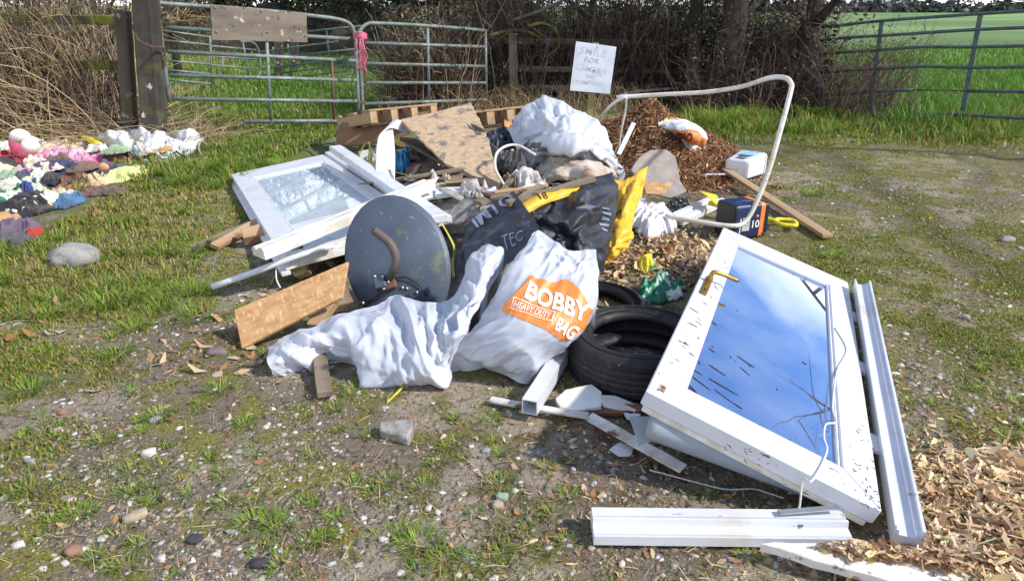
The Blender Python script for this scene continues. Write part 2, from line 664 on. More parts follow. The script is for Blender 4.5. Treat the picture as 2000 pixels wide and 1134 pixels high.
def zones(x, y):
    """what grows where: density, blade height, share of straw, share of yellow-green"""
    p = to_px(np.stack([x, y, np.zeros_like(x)], -1))
    px, py = p[..., 0], p[..., 1]
    ok = y > 0.4
    px = np.where(ok, px, 1000); py = np.where(ok, py, 1300)
    n1 = fbm2(x, y, 1.3, 4, 1.0)
    n2 = fbm2(x, y, 5.0, 3, 4.0)
    field = 1 - sstep(205, 235, py + (n1 - 0.5) * 40)
    meadow = (1 - sstep(330, 560, px + (n1 - 0.5) * 240 - np.maximum(py - 420, 0) * -0.15)) * (1 - sstep(520, 720, py + (n2 - 0.5) * 240 + px * 0.15))
    strip = (1 - sstep(640, 760, px)) * (1 - sstep(300, 380, py))
    foot = sstep(1290, 1420, px) * (1 - sstep(235, 300, py + (n1 - 0.5) * 50))
    clump = np.exp(-(((px - 1850) / 120) ** 2 + ((py - 245) / 30) ** 2))
    right = sstep(1380, 1560, px - (py - 500) * 0.25) * (0.10 + 0.85 * sstep(0.44, 0.60, n1) * sstep(0.40, 0.56, n2))
    right = right * (1 - 0.45 * sstep(500, 900, py))
    fore = 0.05 + 0.55 * sstep(0.56, 0.68, n2) * sstep(0.42, 0.55, n1)
    left_edge = (1 - sstep(60, 380, px)) * sstep(560, 700, py) * 0.35 * sstep(0.42, 0.58, n2)
    dens = np.maximum.reduce([field, 0.9 * meadow * (0.22 + 0.78 * sstep(0.40, 0.56, n2)), strip, foot, clump, right, fore * 0.6, left_edge])
    h = 0.013 + 0.027 * meadow + 0.06 * strip + 0.10 * foot * (0.5 + n2) + 0.16 * clump + 0.03 * field + 0.018 * left_edge
    straw = 0.09 + 0.42 * meadow * sstep(0.42, 0.58, fbm2(x, y, 2.2, 3, 9.0)) + 0.22 * strip * sstep(0.5, 0.6, n1) - 0.08 * field
    yel = np.clip(0.85 - 0.85 * field - 0.5 * strip - 0.55 * foot - 0.4 * clump - 0.15 * meadow, 0, 1)
    return dens, h, np.clip(straw, 0, 1), yel, px, py

dens, hh, straw, yel, gpx, gpy = zones(gx, gy)
MUD, DRY, MOSS, SOIL, TURF = map(np.array, (C(128, 113, 96), C(164, 150, 130), C(132, 128, 48), C(66, 55, 43), C(108, 126, 54)))
nn = fbm2(gx, gy, 3.1, 5, 3.0)[..., None]
n4 = fbm2(gx, gy, 11.0, 4, 8.0)[..., None]
n5 = fbm2(gx, gy, 0.9, 3, 6.0)[..., None]
gc = MUD + (DRY - MUD) * sstep(0.45, 0.62, nn)
gc = gc + (SOIL - gc) * sstep(0.50, 0.66, n4) * 0.8
mossy = np.clip(sstep(0.44, 0.58, n5 * 0.5 + n4 * 0.5) * (0.40 + 0.50 * (1 - sstep(500, 1500, gpx))[..., None]) + 0.35 * sstep(1450, 1600, gpx)[..., None] * sstep(0.45, 0.6, n4), 0, 0.9)
gc = gc + (MOSS - gc) * mossy
gc = gc + (TURF * 0.8 + SOIL * 0.2 - gc) * (np.clip(dens, 0, 1) * 0.6)[..., None]
rutm = (np.exp(-((gx - (2.1 + 0.16 * gy)) / 0.22) ** 2) + np.exp(-((gx - (3.4 + 0.22 * gy)) / 0.26) ** 2))[..., None] * (1 - sstep(6.5, 8, gy))[..., None]
gc = gc + (np.array(C(88, 78, 68)) - gc) * np.clip(rutm, 0, 1) * 0.7 * sstep(0.35, 0.55, nn)
chz = (sstep(1740, 1830, gpx) * sstep(850, 950, gpy))[..., None]
gc = gc + (np.array(C(172, 138, 100)) - gc) * chz * 0.85
far = sstep(9.5, 16, gy)[..., None]
gc = gc + (np.array(C(116, 142, 84)) * (0.3 + 1.4 * fbm2(gx, gy, 0.12, 5, 2.0)[..., None]) - gc) * far

gm = mat('ground_soil', (0.1, 0.1, 0.1), attr=True, rough=0.92, bump=0.75, bscale=55, bdist=0.02, spec=0.25)
n_, l_ = gm.node_tree.nodes, gm.node_tree.links
bs = n_['Principled BSDF']
src = bs.inputs['Base Color'].links[0].from_socket
tcg = n_.new('ShaderNodeTexCoord')
def gnoise(s, lo, hi, det=6):
    t = n_.new('ShaderNodeTexNoise'); t.inputs['Scale'].default_value = s; t.inputs['Detail'].default_value = det
    l_.new(tcg.outputs['Object'], t.inputs['Vector'])
    r = n_.new('ShaderNodeMapRange'); r.inputs['From Min'].default_value = lo; r.inputs['From Max'].default_value = hi
    l_.new(t.outputs['Fac'], r.inputs['Value'])
    return r.outputs['Result']
for s, lo, hi, cc in ((38, 0.52, 0.66, C(50, 42, 34)), (120, 0.56, 0.68, C(165, 156, 140)), (260, 0.5, 0.7, C(62, 52, 42))):
    mx = n_.new('ShaderNodeMix'); mx.data_type = 'RGBA'
    sc = n_.new('ShaderNodeMath'); sc.operation = 'MULTIPLY'; sc.inputs[1].default_value = 0.7
    l_.new(gnoise(s, lo, hi), sc.inputs[0]); l_.new(sc.outputs[0], mx.inputs['Factor'])
    l_.new(src, mx.inputs['A']); mx.inputs['B'].default_value = (*cc, 1)
    src = mx.outputs['Result']
# beyond a dozen metres the pieces merge: only the vertex colour counts
geo = n_.new('ShaderNodeNewGeometry'); sep = n_.new('ShaderNodeSeparateXYZ'); l_.new(geo.outputs['Position'], sep.inputs[0])
fr = n_.new('ShaderNodeMapRange'); fr.inputs['From Min'].default_value = 8; fr.inputs['From Max'].default_value = 13
l_.new(sep.outputs['Y'], fr.inputs['Value'])
mx = n_.new('ShaderNodeMix'); mx.data_type = 'RGBA'
l_.new(fr.outputs['Result'], mx.inputs['Factor']); l_.new(src, mx.inputs['A'])
at_ = [q for q in n_ if q.type == 'ATTRIBUTE'][0]
l_.new(at_.outputs['Color'], mx.inputs['B']); l_.new(mx.outputs['Result'], bs.inputs['Base Color'])

gi = np.arange(gx.size).reshape(gx.shape)
gf = np.stack([gi[:-1, :-1], gi[1:, :-1], gi[1:, 1:], gi[:-1, 1:]], -1).reshape(-1, 4)
ground = mk('ground', np.stack([gx, gy, gz(gx, gy)], -1).reshape(-1, 3), gf, gm, M=Matrix.Identity(4), smooth=True, cols=gc.reshape(-1, 3))
tag(ground, 'muddy gravel track and grass field', 'ground', kind='structure')

# where the rubbish lies nothing grows
def inside(px, py, poly):
    poly = np.array(poly, float)
    r = np.zeros(px.shape, bool)
    j = len(poly) - 1
    for i in range(len(poly)):
        (xi, yi), (xj, yj) = poly[i], poly[j]
        c = ((yi > py) != (yj > py)) & (px < (xj - xi) * (py - yi) / (yj - yi + 1e-12) + xi)
        r ^= c
        j = i
    return r
NOGROW = [[(470, 350), (650, 270), (850, 250), (1000, 235), (1180, 235), (1400, 270), (1450, 360), (1490, 440), (1390, 470), (1300, 480), (1200, 530), (1180, 700),
           (1020, 760), (860, 760), (740, 760), (530, 730), (560, 660), (480, 660), (590, 560), (540, 500)],
          [(1410, 470), (1650, 560), (1700, 550), (1800, 1045), (1660, 1060), (1160, 1060), (1160, 1000), (1500, 1000), (1260, 800), (1130, 760), (1130, 640)],
          [(0, 300), (60, 270), (240, 330), (230, 380), (110, 440), (0, 480)], [(190, 272), (230, 255), (395, 258), (402, 290), (350, 318), (280, 312)]]

def scatter_px(n, x0, x1, y0, y1, r=rng):
    px = r.uniform(x0, x1, n)
    py = r.uniform(y0, y1, n)
    d = _F[None] * FOC + _R[None] * (px - 1000)[:, None] + _U[None] * (567 - py)[:, None]
    t = -EYE / d[:, 2]
    Q = _E + d * t[:, None]
    return Q[:, 0], Q[:, 1], px, py

# ---- grass
gr = np.random.default_rng(21)
def grass(name, label, n, box, keep, hmul=1.0, wmul=1.0, kcap=1.0):
    x, y, px, py = scatter_px(n, *box, gr)
    d, h, st, ye, px, py = zones(x, y)
    k = (gr.random(n) < d * kcap) & keep(px, py, x, y)
    for poly in NOGROW:
        k &= ~inside(px, py, poly)
    x, y, h, st, ye = x[k], y[k], h[k], st[k], ye[k]
    N = len(x)
    h = h * hmul * gr.uniform(0.45, 1.5, N) * (0.6 + 0.8 * fbm2(x, y, 9.0, 2, 3.0))
    w = (0.0012 + 0.00085 * y) * wmul * gr.uniform(0.7, 1.3, N)
    yaw = gr.random(N) * 2 * math.pi
    lean = np.abs(gr.normal(0.45, 0.35, N))
    ux, uy = np.cos(yaw), np.sin(yaw)
    fa = yaw + gr.normal(math.pi / 2, 0.5, N)
    bx, by = np.cos(fa) * w, np.sin(fa) * w
    z0 = gz(x, y) - 0.004
    v = np.zeros((N, 5, 3))
    v[:, 0] = np.stack([x - bx, y - by, z0], 1); v[:, 1] = np.stack([x + bx, y + by, z0], 1)
    mx_, my_ = x + ux * h * lean * 0.35, y + uy * h * lean * 0.35
    v[:, 2] = np.stack([mx_ - bx * .75, my_ - by * .75, z0 + h * 0.6], 1); v[:, 3] = np.stack([mx_ + bx * .75, my_ + by * .75, z0 + h * 0.6], 1)
    v[:, 4] = np.stack([x + ux * h * lean, y + uy * h * lean, z0 + h * np.clip(1.05 - 0.3 * lean, 0.25, 1)], 1)
    i = np.arange(N)[:, None] * 5
    f = np.concatenate([i + np.array([0, 1, 3]), i + np.array([0, 3, 2]), i + np.array([2, 3, 4])], 1).reshape(-1, 3)
    lush = pick([C(104, 144, 52), C(90, 130, 46), C(122, 156, 66)], N, gr)
    ylw = pick([C(144, 146, 54), C(120, 130, 46), C(164, 156, 76)], N, gr)
    sw = pick([C(178, 156, 106), C(154, 132, 88), C(194, 176, 128)], N, gr)
    c = np.where((gr.random(N) < ye)[:, None], ylw, lush)
    c = np.where((gr.random(N) < st)[:, None], sw, c)
    o = mk(name, v.reshape(-1, 3), f, mat('grass_blade', (0.1, 0.2, 0.03), attr=True, rough=0.55, spec=0.3, trans=0.3), cols=np.repeat(c, 5, 0))
    return tag(o, label, 'grass', kind='stuff')

grass('field_grass', 'bright green pasture beyond the metal gates', 150000, (-300, 2300, 60, 235), lambda px, py, x, y: (y < 26) & (y > 9.0), wmul=0.8)
grass('meadow_grass', 'long green and straw grass beside the dumped clothes', 320000, (-400, 1000, 205, 760), lambda px, py, x, y: (y <= 9.0))
grass('track_grass', 'short yellow green grass along the muddy track', 260000, (1000, 2400, 205, 760), lambda px, py, x, y: (y <= 9.0))
grass('gravel_grass', 'sparse grass tufts in the foreground gravel', 190000, (-300, 2300, 760, 1250), lambda px, py, x, y: (y > 1.1), kcap=0.8)

# ---- tufts: rosettes of brighter blades in the gravel
def tufts(name, label, spots):
    V_, F_, C_ = [], [], []
    base = 0
    for (px, py, rad, n, ln) in spots:
        c = P(px, py, 0)
        a = gr.random(n) * 2 * math.pi
        rr = rad * np.sqrt(gr.random(n))
        x, y = c[0] + np.cos(a) * rr, c[1] + np.sin(a) * rr
        h = ln * gr.uniform(0.5, 1.2, n)
        out = gr.uniform(0.5, 1.35, n)
        w = gr.uniform(0.0012, 0.0024, n) * (0.6 + 0.2 * c[1])
        bx, by = -np.sin(a) * w, np.cos(a) * w
        z0 = gz(x, y) - 0.003
        v = np.zeros((n, 5, 3))
        v[:, 0] = np.stack([x - bx, y - by, z0], 1); v[:, 1] = np.stack([x + bx, y + by, z0], 1)
        mx_, my_ = x + np.cos(a) * h * out * .4, y + np.sin(a) * h * out * .4
        v[:, 2] = np.stack([mx_ - bx * .8, my_ - by * .8, z0 + h * .55], 1); v[:, 3] = np.stack([mx_ + bx * .8, my_ + by * .8, z0 + h * .55], 1)
        v[:, 4] = np.stack([x + np.cos(a) * h * out, y + np.sin(a) * h * out, z0 + h * np.clip(1.0 - 0.55 * out, .22, 1)], 1)
        i = base + np.arange(n)[:, None] * 5
        F_.append(np.concatenate([i + np.array([0, 1, 3]), i + np.array([0, 3, 2]), i + np.array([2, 3, 4])], 1).reshape(-1, 3))
        V_.append(v.reshape(-1, 3))
        C_.append(np.repeat(pick([C(116, 152, 54), C(142, 158, 64), C(98, 136, 46), C(172, 160, 88)], n, gr, w=[.3, .4, .15, .15]), 5, 0))
        base += n * 5
    o = mk(name, np.vstack(V_), np.vstack(F_), MATS['grass_blade'], cols=np.vstack(C_))
    return tag(o, label, 'grass', kind='stuff')

spots = [(500, 1020, .045, 90, .05), (540, 1030, .04, 80, .05), (820, 1060, .06, 150, .045), (870, 1090, .05, 110, .04), (300, 975, .03, 60, .04), (250, 960, .03, 60, .04),
         (440, 980, .03, 50, .04), (960, 820, .04, 70, .035), (1010, 790, .03, 50, .035), (655, 800, .03, 60, .04), (690, 770, .03, 50, .04), (60, 960, .05, 90, .04),
         (830, 950, .04, 70, .035), (980, 940, .04, 70, .035), (1060, 910, .03, 50, .03), (1300, 900, .04, 80, .035), (1240, 870, .03, 60, .03), (1380, 960, .04, 60, .03),
         (660, 1010, .03, 60, .035), (200, 860, .04, 80, .04), (310, 810, .05, 90, .04), (480, 830, .04, 70, .04), (980, 1080, .03, 50, .035), (150, 1010, .04, 70, .04),
         (870, 870, .03, 60, .03), (610, 890, .03, 60, .03), (230, 690, .06, 120, .06), (260, 640, .06, 130, .06), (60, 760, .06, 120, .06), (430, 760, .05, 80, .05),
         (1460, 1085, .03, 50, .03), (1080, 1000, .03, 50, .03), (1630, 500, .06, 90, .05), (1590, 380, .08, 110, .06)]
for k in range(150):
    py = gr.uniform(580, 1130)
    spots.append((gr.uniform(-50, 1200) if k < 110 else gr.uniform(1750, 2050), py, gr.uniform(.015, .04), int(gr.uniform(18, 60)), gr.uniform(.02, .04)))
tufts('grass_tufts', 'small rosettes of grass rooted in the gravel', [s for s in spots if not any(inside(np.array([s[0]]), np.array([s[1]]), p)[0] for p in NOGROW[:2])])
lt = []
for k in range(60):
    lt.append((gr.uniform(330, 560), gr.uniform(280, 370), gr.uniform(.05, .1), 60, gr.uniform(.10, .2)))
for k in range(40):
    lt.append((gr.uniform(-20, 400), gr.uniform(470, 640), gr.uniform(.04, .1), 55, gr.uniform(.06, .13)))
for k in range(45):
    lt.append((gr.uniform(1340, 1620), gr.uniform(205, 268), gr.uniform(.06, .14), 60, gr.uniform(.15, .32)))
for k in range(40):
    lt.append((gr.normal(1855, 60), gr.normal(245, 14), gr.uniform(.06, .14), 60, gr.uniform(.15, .3)))
for k in range(25):
    lt.append((gr.uniform(310, 480), gr.uniform(225, 290), gr.uniform(.05, .1), 50, gr.uniform(.1, .2)))
lt += [(160, 262, .12, 120, .28), (150, 380, .06, 60, .16)]
tufts('long_grass_tufts', 'tall fresh green grass clumps along the hedge and gate', lt)

# ---- gravel
st = np.random.default_rng(5)
def gravel(name, label, n, box, smin, smax, dens_fn, pal, w=None):
    x, y, px, py = scatter_px(n, *box, st)
    k = st.random(n) < dens_fn(x, y, px, py)
    x, y, px, py = x[k], y[k], px[k], py[k]
    N = len(x)
    s = smin + (smax - smin) * st.random(N) ** 3.2
    s = s * (0.7 + 0.12 * y)
    v0, f0 = ICO1
    sc = np.stack([s * st.uniform(.7, 1.6, N), s * st.uniform(.5, 1.1, N), s * st.uniform(.25, .55, N)], 1)
    v = v0[None] * (1 + st.uniform(-.42, .42, (N, len(v0), 1)))
    v = v * sc[:, None]
    a = st.random(N) * 6.28
    c_, s_ = np.cos(a)[:, None], np.sin(a)[:, None]
    v = np.stack([v[..., 0] * c_ - v[..., 1] * s_, v[..., 0] * s_ + v[..., 1] * c_, v[..., 2]], -1)
    v += np.stack([x, y, gz(x, y) + sc[:, 2] * 0.05], 1)[:, None]
    f = (np.arange(N)[:, None, None] * len(v0) + f0[None]).reshape(-1, 3)
    c = pick(pal, N, st, 0.22, w)
    o = mk(name, v.reshape(-1, 3), f, mat('gravel_stone', (.5, .5, .5), attr=True, rough=0.85, bump=0.3, bscale=150, dirt=(C(112, 100, 82), 60, 0.45, 0.70)), cols=np.repeat(c, len(v0), 0))
    return tag(o, label, 'gravel', kind='stuff')

STONES = [C(208, 205, 196), C(170, 166, 156), C(144, 138, 126), C(168, 152, 128), C(112, 102, 92), C(150, 128, 106), C(124, 114, 104)]
def gd(x, y, px, py):
    d = 0.25 + 0.75 * sstep(0.44, 0.6, fbm2(x, y, 2.6, 3, 12.0))
    d = d * np.where(px < 1250, sstep(560, 700, py + px * 0.12), 0.65 + 0.35 * sstep(330, 650, py))
    d = d * (1 - 0.75 * sstep(300, 0, px) * sstep(800, 600, py))
    return d
gravel('gravel', 'small pale stones bedded in the mud', 46000, (-300, 2300, 290, 1250), 0.003, 0.0155, gd, STONES)
gravel('grit', 'fine grit scattered over the mud', 30000, (-200, 2200, 600, 1200), 0.0015, 0.004, gd, STONES)

# ---- dead leaves and wood chips
LEAF = [C(176, 142, 104), C(150, 112, 78), C(196, 168, 132), C(128, 92, 66), C(168, 120, 72), C(200, 182, 152)]
CHIP = [C(234, 204, 158), C(222, 188, 140), C(240, 218, 178), C(196, 156, 110), C(136, 102, 74), C(228, 194, 146)]
BARK = [C(186, 140, 96), C(160, 112, 74), C(206, 166, 118), C(122, 82, 58), C(88, 60, 46), C(172, 126, 82)]
lf = np.random.default_rng(9)
def litter(name, label, n, fn, smin, smax, pal, asp, endw, tilt, curl, lift=0.0, cat='leaves', box=(-200, 2200, 200, 1200), zf=None, avoid=True, w=None):
    x, y, px, py = scatter_px(n, *box, lf)
    k = lf.random(n) < fn(x, y, px, py)
    if avoid:
        for poly in NOGROW:
            k &= ~inside(px, py, poly)
    x, y = x[k], y[k]
    N = len(x)
    s = lf.uniform(smin, smax, N)
    z = (gz(x, y) if zf is None else zf(x, y)) + s * 0.12 + lift * lf.random(N)
    v, f, c = flakes_geo(np.stack([x, y, z], 1), s, pick(pal, N, lf, 0.25, w), asp, endw, tilt, curl, lf)
    o = mk(name, v, f, mat('dead_leaf', (.3, .2, .1), attr=True, rough=0.7, trans=0.12, bump=0.2, bscale=120), cols=c)
    return tag(o, label, cat, kind='stuff')

litter('leaf_litter', 'brown dead leaves lying in the grass', 9000, lambda x, y, px, py: np.where(px < 560, sstep(420, 520, py) * (1 - sstep(660, 800, py)), 0) * sstep(.38, .55, fbm2(x, y, 2.2, 3, 3.)),
       .03, .085, LEAF, .42, .3, .35, .35)
litter('scattered_leaves', 'small brown leaf scraps on the gravel', 9000, lambda x, y, px, py: 0.12 + 0.5 * np.exp(-(((px - 1180) / 260) ** 2 + ((py - 860) / 110) ** 2)) + 0.3 * sstep(1300, 1500, px) * (py > 330),
       .010, .032, LEAF + BARK[:3], .5, .45, .35, .35, box=(-100, 2100, 330, 1180))
litter('leaf_drift', 'drift of tan leaves and wood chips beside the tyre', 5200, lambda x, y, px, py: np.exp(-(((px - 1290) / 130) ** 2 + ((py - 500) / 55) ** 2)),
       .02, .07, CHIP + LEAF, .34, .5, .5, .3, .03, box=(1120, 1500, 430, 640), avoid=False)

def chip_bed(x, y):
    p = to_px(np.stack([x, y, 0 * x], -1))
    d = sstep(1760, 1960, p[:, 0] + (p[:, 1] - 1000) * 0.2) * sstep(850, 980, p[:, 1])
    return gz(x, y) + 0.055 * d * (0.5 + fbm2(x, y, 5, 3, 3.0))
litter('wood_chips', 'thick layer of pale tan wood chips by the door', 21000, lambda x, y, px, py: np.clip(np.maximum(sstep(1770, 1830, px - (py - 1000) * .2 * (py < 1050)), sstep(1640, 1690, px) * sstep(1055, 1075, py)) * sstep(840, 960, py + (fbm2(x, y, 4, 3, 2.) - .5) * 120), 0, 1),
       .008, .052, CHIP, .27, .5, .5, .4, .018, 'wood chips', (1560, 2350, 820, 1330), chip_bed, False, [.26, .22, .18, .12, .12, .10])
litter('chip_scraps', 'loose wood chips sprinkled on the track', 2600, lambda x, y, px, py: sstep(1500, 1900, px) * sstep(640, 900, py) * .8 + .12 * (px > 900) * (py > 850),
       .012, .04, CHIP, .33, .6, .3, .25, .0, 'wood chips', (900, 2100, 600, 1180))

litter('straw_bits', 'bits of dry straw strewn over the mud', 9000, lambda x, y, px, py: .55 + 0 * x, .02, .07, [C(206, 186, 142), C(178, 150, 108), C(140, 110, 80)], .035, .6, .25, .3, .0, 'straw', (-100, 2150, 420, 1180))

chz_fn = lambda x, y, px, py: np.clip(np.maximum(sstep(1750, 1830, px - (py - 1000) * .2 * (py < 1050)), sstep(1640, 1690, px) * sstep(1055, 1075, py)) * sstep(840, 960, py), 0, 1)
litter('chip_fines', 'fine dust and crumbs between the wood chips', 14000, chz_fn, .003, .012, CHIP, .5, .7, .4, .1, .02, 'wood chips', (1560, 2350, 820, 1330), chip_bed, False)
litter('chip_splinters', 'long pale splinters among the wood chips', 900, chz_fn, .04, .10, CHIP[:4], .07, .7, .35, .2, .03, 'wood chips', (1560, 2350, 820, 1330), chip_bed, False)
litter('curled_leaves', 'larger curled dry leaves on the wood chips', 700, chz_fn, .04, .075, CHIP[:4] + LEAF[:3], .45, .35, .5, .6, .03, 'leaves', (1560, 2350, 820, 1330), chip_bed, False)

# ---------------------------------------------------------------- stones one can pick out
stone_mats = [mat('stone_%s' % n, a, b, 9, (.4, .6), rough=.85, bump=.5, bscale=70, dirt=(C(80, 76, 60), 14, .58, .72)) for n, a, b in
              (('white', C(212, 207, 196), C(170, 162, 148)), ('grey', C(164, 160, 152), C(130, 126, 120)), ('tan', C(186, 168, 142), C(150, 130, 106)),
               ('purple', C(128, 112, 114), C(104, 92, 94)), ('dark', C(70, 66, 68), C(52, 48, 50)), ('green', C(150, 166, 148), C(128, 146, 126)), ('brick', C(158, 122, 98), C(130, 98, 80)))]
SM = dict(zip(('white', 'grey', 'tan', 'purple', 'dark', 'green', 'brick'), stone_mats))
def stone(px, py, w, h, d, m, label, cat='stone', group=None, seed=0, yaw=0.0, rough=.6, name='stone', base=ICO2, sink=.3):
    c = P(px, py, 0)
    s = 1.35 * c[1] / 1350 * 1.0
    W = w * (np.linalg.norm(c - _E)) / FOC * .74
    T = h * (np.linalg.norm(c - _E)) / FOC * .8
    c[2] = gz(c[0], c[1]) + T * (0.5 - sink)
    o = lump(name, c, (W, W * d, T), SM[m], seed, rough, base, yaw=yaw, cut=1)
    return tag(o, label, cat, group)
stone(150, 515, 96, 60, .75, 'grey', 'rounded pale grey boulder in the grass below the clothes', seed=3, name='boulder', base=ICO3, rough=.22)
stone(424, 688, 46, 18, .7, 'purple', 'flat purple slate stone beside the chipboard corner', seed=5, yaw=.4)
stone(972, 985, 28, 22, .9, 'tan', 'yellowish tan pebble touching a pale green pebble', seed=8, yaw=.2)
stone(981, 967, 32, 22, .8, 'green', 'pale green pebble touching a tan pebble', seed=9)
stone(265, 1010, 50, 22, .6, 'tan', 'flat tan stone beside a grass tuft in the gravel', seed=12, yaw=.5)
stone(145, 1078, 32, 24, .8, 'brick', 'dull brown flat stone in the near gravel', seed=14, yaw=.9)
stone(290, 885, 30, 22, .8, 'white', 'white quartz stone next to a brown leaf', seed=15)
stone(380, 1055, 36, 18, .7, 'dark', 'blackish flat slate chip in the gravel', seed=17)
stone(508, 1102, 40, 26, .7, 'dark', 'large black slate fragment lying in brown mud', seed=18)
for i, (px, py, w, m) in enumerate([(748, 1052, 26, 'white'), (783, 1117, 22, 'white'), (837, 990, 22, 'white'), (855, 998, 18, 'white'), (812, 880, 12, 'white'), (921, 870, 16, 'white'), (895, 1120, 20, 'white'), (918, 1122, 16, 'white'),
                                    (702, 1060, 24, 'purple'), (875, 1017, 24, 'brick'), (1178, 968, 16, 'white'), (1120, 915, 16, 'white'), (1105, 885, 18, 'grey'), (950, 880, 24, 'grey'), (1075, 883, 12, 'tan'),
                                    (140, 978, 20, 'white'), (10, 975, 18, 'white'), (128, 1100, 18, 'white'), (85, 1112, 18, 'white'), (35, 1065, 24, 'white'), (200, 1052, 20, 'white'), (315, 1092, 26, 'white'), (450, 1038, 22, 'grey'),
                                    (660, 1045, 14, 'tan'), (305, 820, 30, 'grey'), (122, 803, 22, 'brick'), (165, 810, 18, 'grey'), (60, 900, 20, 'grey'), (1155, 1070, 20, 'tan'), (1215, 1100, 22, 'white'), (650, 875, 12, 'white'),
                                    (575, 845, 14, 'white'), (545, 830, 12, 'white'), (520, 835, 18, 'white'), (700, 770, 20, 'white'), (900, 905, 14, 'tan'), (1020, 800, 18, 'white'), (1040, 870, 16, 'tan'), (1895, 800, 18, 'white'),
                                    (1885, 620, 20, 'grey'), (1770, 650, 14, 'white'), (1930, 870, 22, 'brick'), (800, 1000, 16, 'grey'), (770, 975, 12, 'brick'), (1155, 1000, 14, 'white'), (1965, 470, 30, 'grey'), (1835, 735, 16, 'white')]):
    nm = {'white': 'white quartz', 'grey': 'plain grey', 'tan': 'light tan', 'purple': 'dull purple', 'brick': 'reddish brown'}[m]
    stone(px, py, w, w * .5, .75, m, 'small %s stone loose in the muddy gravel' % nm, 'stone', '%s stones in the gravel' % nm, seed=20 + i, yaw=i * .7)
# concrete lump
cc_ = mat('rough_concrete', C(168, 164, 156), C(128, 122, 114), 22, (.4, .62), rough=.9, bump=.6, bscale=90, dirt=(C(84, 74, 64), 9, .55, .7))
tag(slab('concrete_lump', [P(741, 822, .04), P(806, 817, .045), P(804, 838, .042), P(797, 858, .03), P(772, 846, .035), P(740, 838, .035)], .045, cc_, jag=.003, seg=.02, bev=.006),
    'broken triangular concrete lump alone in the gravel', 'concrete')

# ---------------------------------------------------------------- gates
galv = mat('galvanised_steel', C(138, 148, 146), C(104, 112, 106), 9, (.35, .65), rough=.5, metal=.25, dirt=(C(96, 92, 70), 14, .56, .68), dirt2=(C(104, 66, 44), 8, .62, .72), bump=.15, bscale=80, rough2=.75)
galv_rust = mat('rusty_steel', C(112, 78, 58), C(84, 72, 62), 12, (.4, .6), rough=.8, bump=.3)
galv_dark = mat('weathered_steel', C(92, 106, 112), C(70, 82, 84), 8, (.35, .65), rough=.5, metal=.3, dirt=(C(80, 84, 60), 12, .58, .7), bump=.15, bscale=80)
oldwood = mat('weathered_timber', C(104, 94, 80), C(64, 56, 46), 5, (.35, .65), rough=.9, bump=.6, bscale=18, stretch=(.15, 1, 1), dirt=(C(176, 170, 150), 7, .62, .70), dirt2=(C(86, 88, 40), 4, .58, .7))
oldpost = mat('old_gatepost', C(86, 80, 70), C(52, 48, 42), 5, (.35, .65), rough=.92, bump=.8, bscale=16, stretch=(.2, 1, 1), dirt=(C(206, 204, 192), 5, .665, .69), dirt2=(C(86, 88, 50), 4, .6, .7))
mosswood = mat('mossy_timber', C(88, 78, 62), C(70, 60, 46), 5, (.4, .6), rough=.95, bump=.8, bscale=20, dirt=(C(112, 112, 32), 5, .44, .56))

LA, LB = D(318, 240, 7.3), D(700, 237, 8.6)
def rail(name, pts, r, m, parent, A, B, sub=1, spline=False):
    q = [V(*p, A, B) for p in pts]
    return tube(name, q, r, m, parent, 8, sub, spline)
g1 = thing('farm_gate', (LA[0], LA[1], .1), 'galvanised tube farm gate with a weathered wooden board fixed on top', 'gate')
for pts in ([(326, 54), (696, 77)], [(328, 101), (697, 119)], [(333, 147), (698, 157)], [(337, 193), (700, 198)], [(475, 237), (704, 236)]):
    rail('rail', pts, .021, galv, g1, LA, LB)
rail('hoop', [(331, 200), (318, 100), (309, 20), (312, 6), (330, 8), (500, 20), (600, 30), (660, 38), (684, 48), (693, 68), (695, 90), (700, 215)], .023, galv, g1, LA, LB, 4, True)
rail('upright', [(521, 80), (529, 236)], .02, galv, g1, LA, LB)
rail('upright', [(648, 115), (653, 240)], .018, galv_rust, g1, LA, LB)
Mb = V(410, 10, LA, LB), V(597, 26, LA, LB), V(599, 83, LA, LB), V(412, 78, LA, LB)
off = np.array([LB[1] - LA[1], LA[0] - LB[0], 0]); off = off / np.linalg.norm(off) * .03
bdm = mat('board_ply', C(138, 126, 112), C(96, 86, 76), 6, (.3, .7), rough=.92, bump=.5, bscale=20, stretch=(.2, 1, 1), dirt=(C(198, 190, 164), 7, .58, .66), dirt2=(C(70, 64, 54), 10, .58, .68))
bd = slab('board', [p + off for p in Mb], .02, bdm, g1, jag=.004, seg=.06)
for (bx_, by_) in [(418, 15), (508, 22), (421, 62), (520, 63), (594, 70)]:
    q = V(bx_, by_, LA, LB) + off * 1.1
    lump('bolt', q, (.03, .02, .03), galv, 3, .1, ICO2, g1)
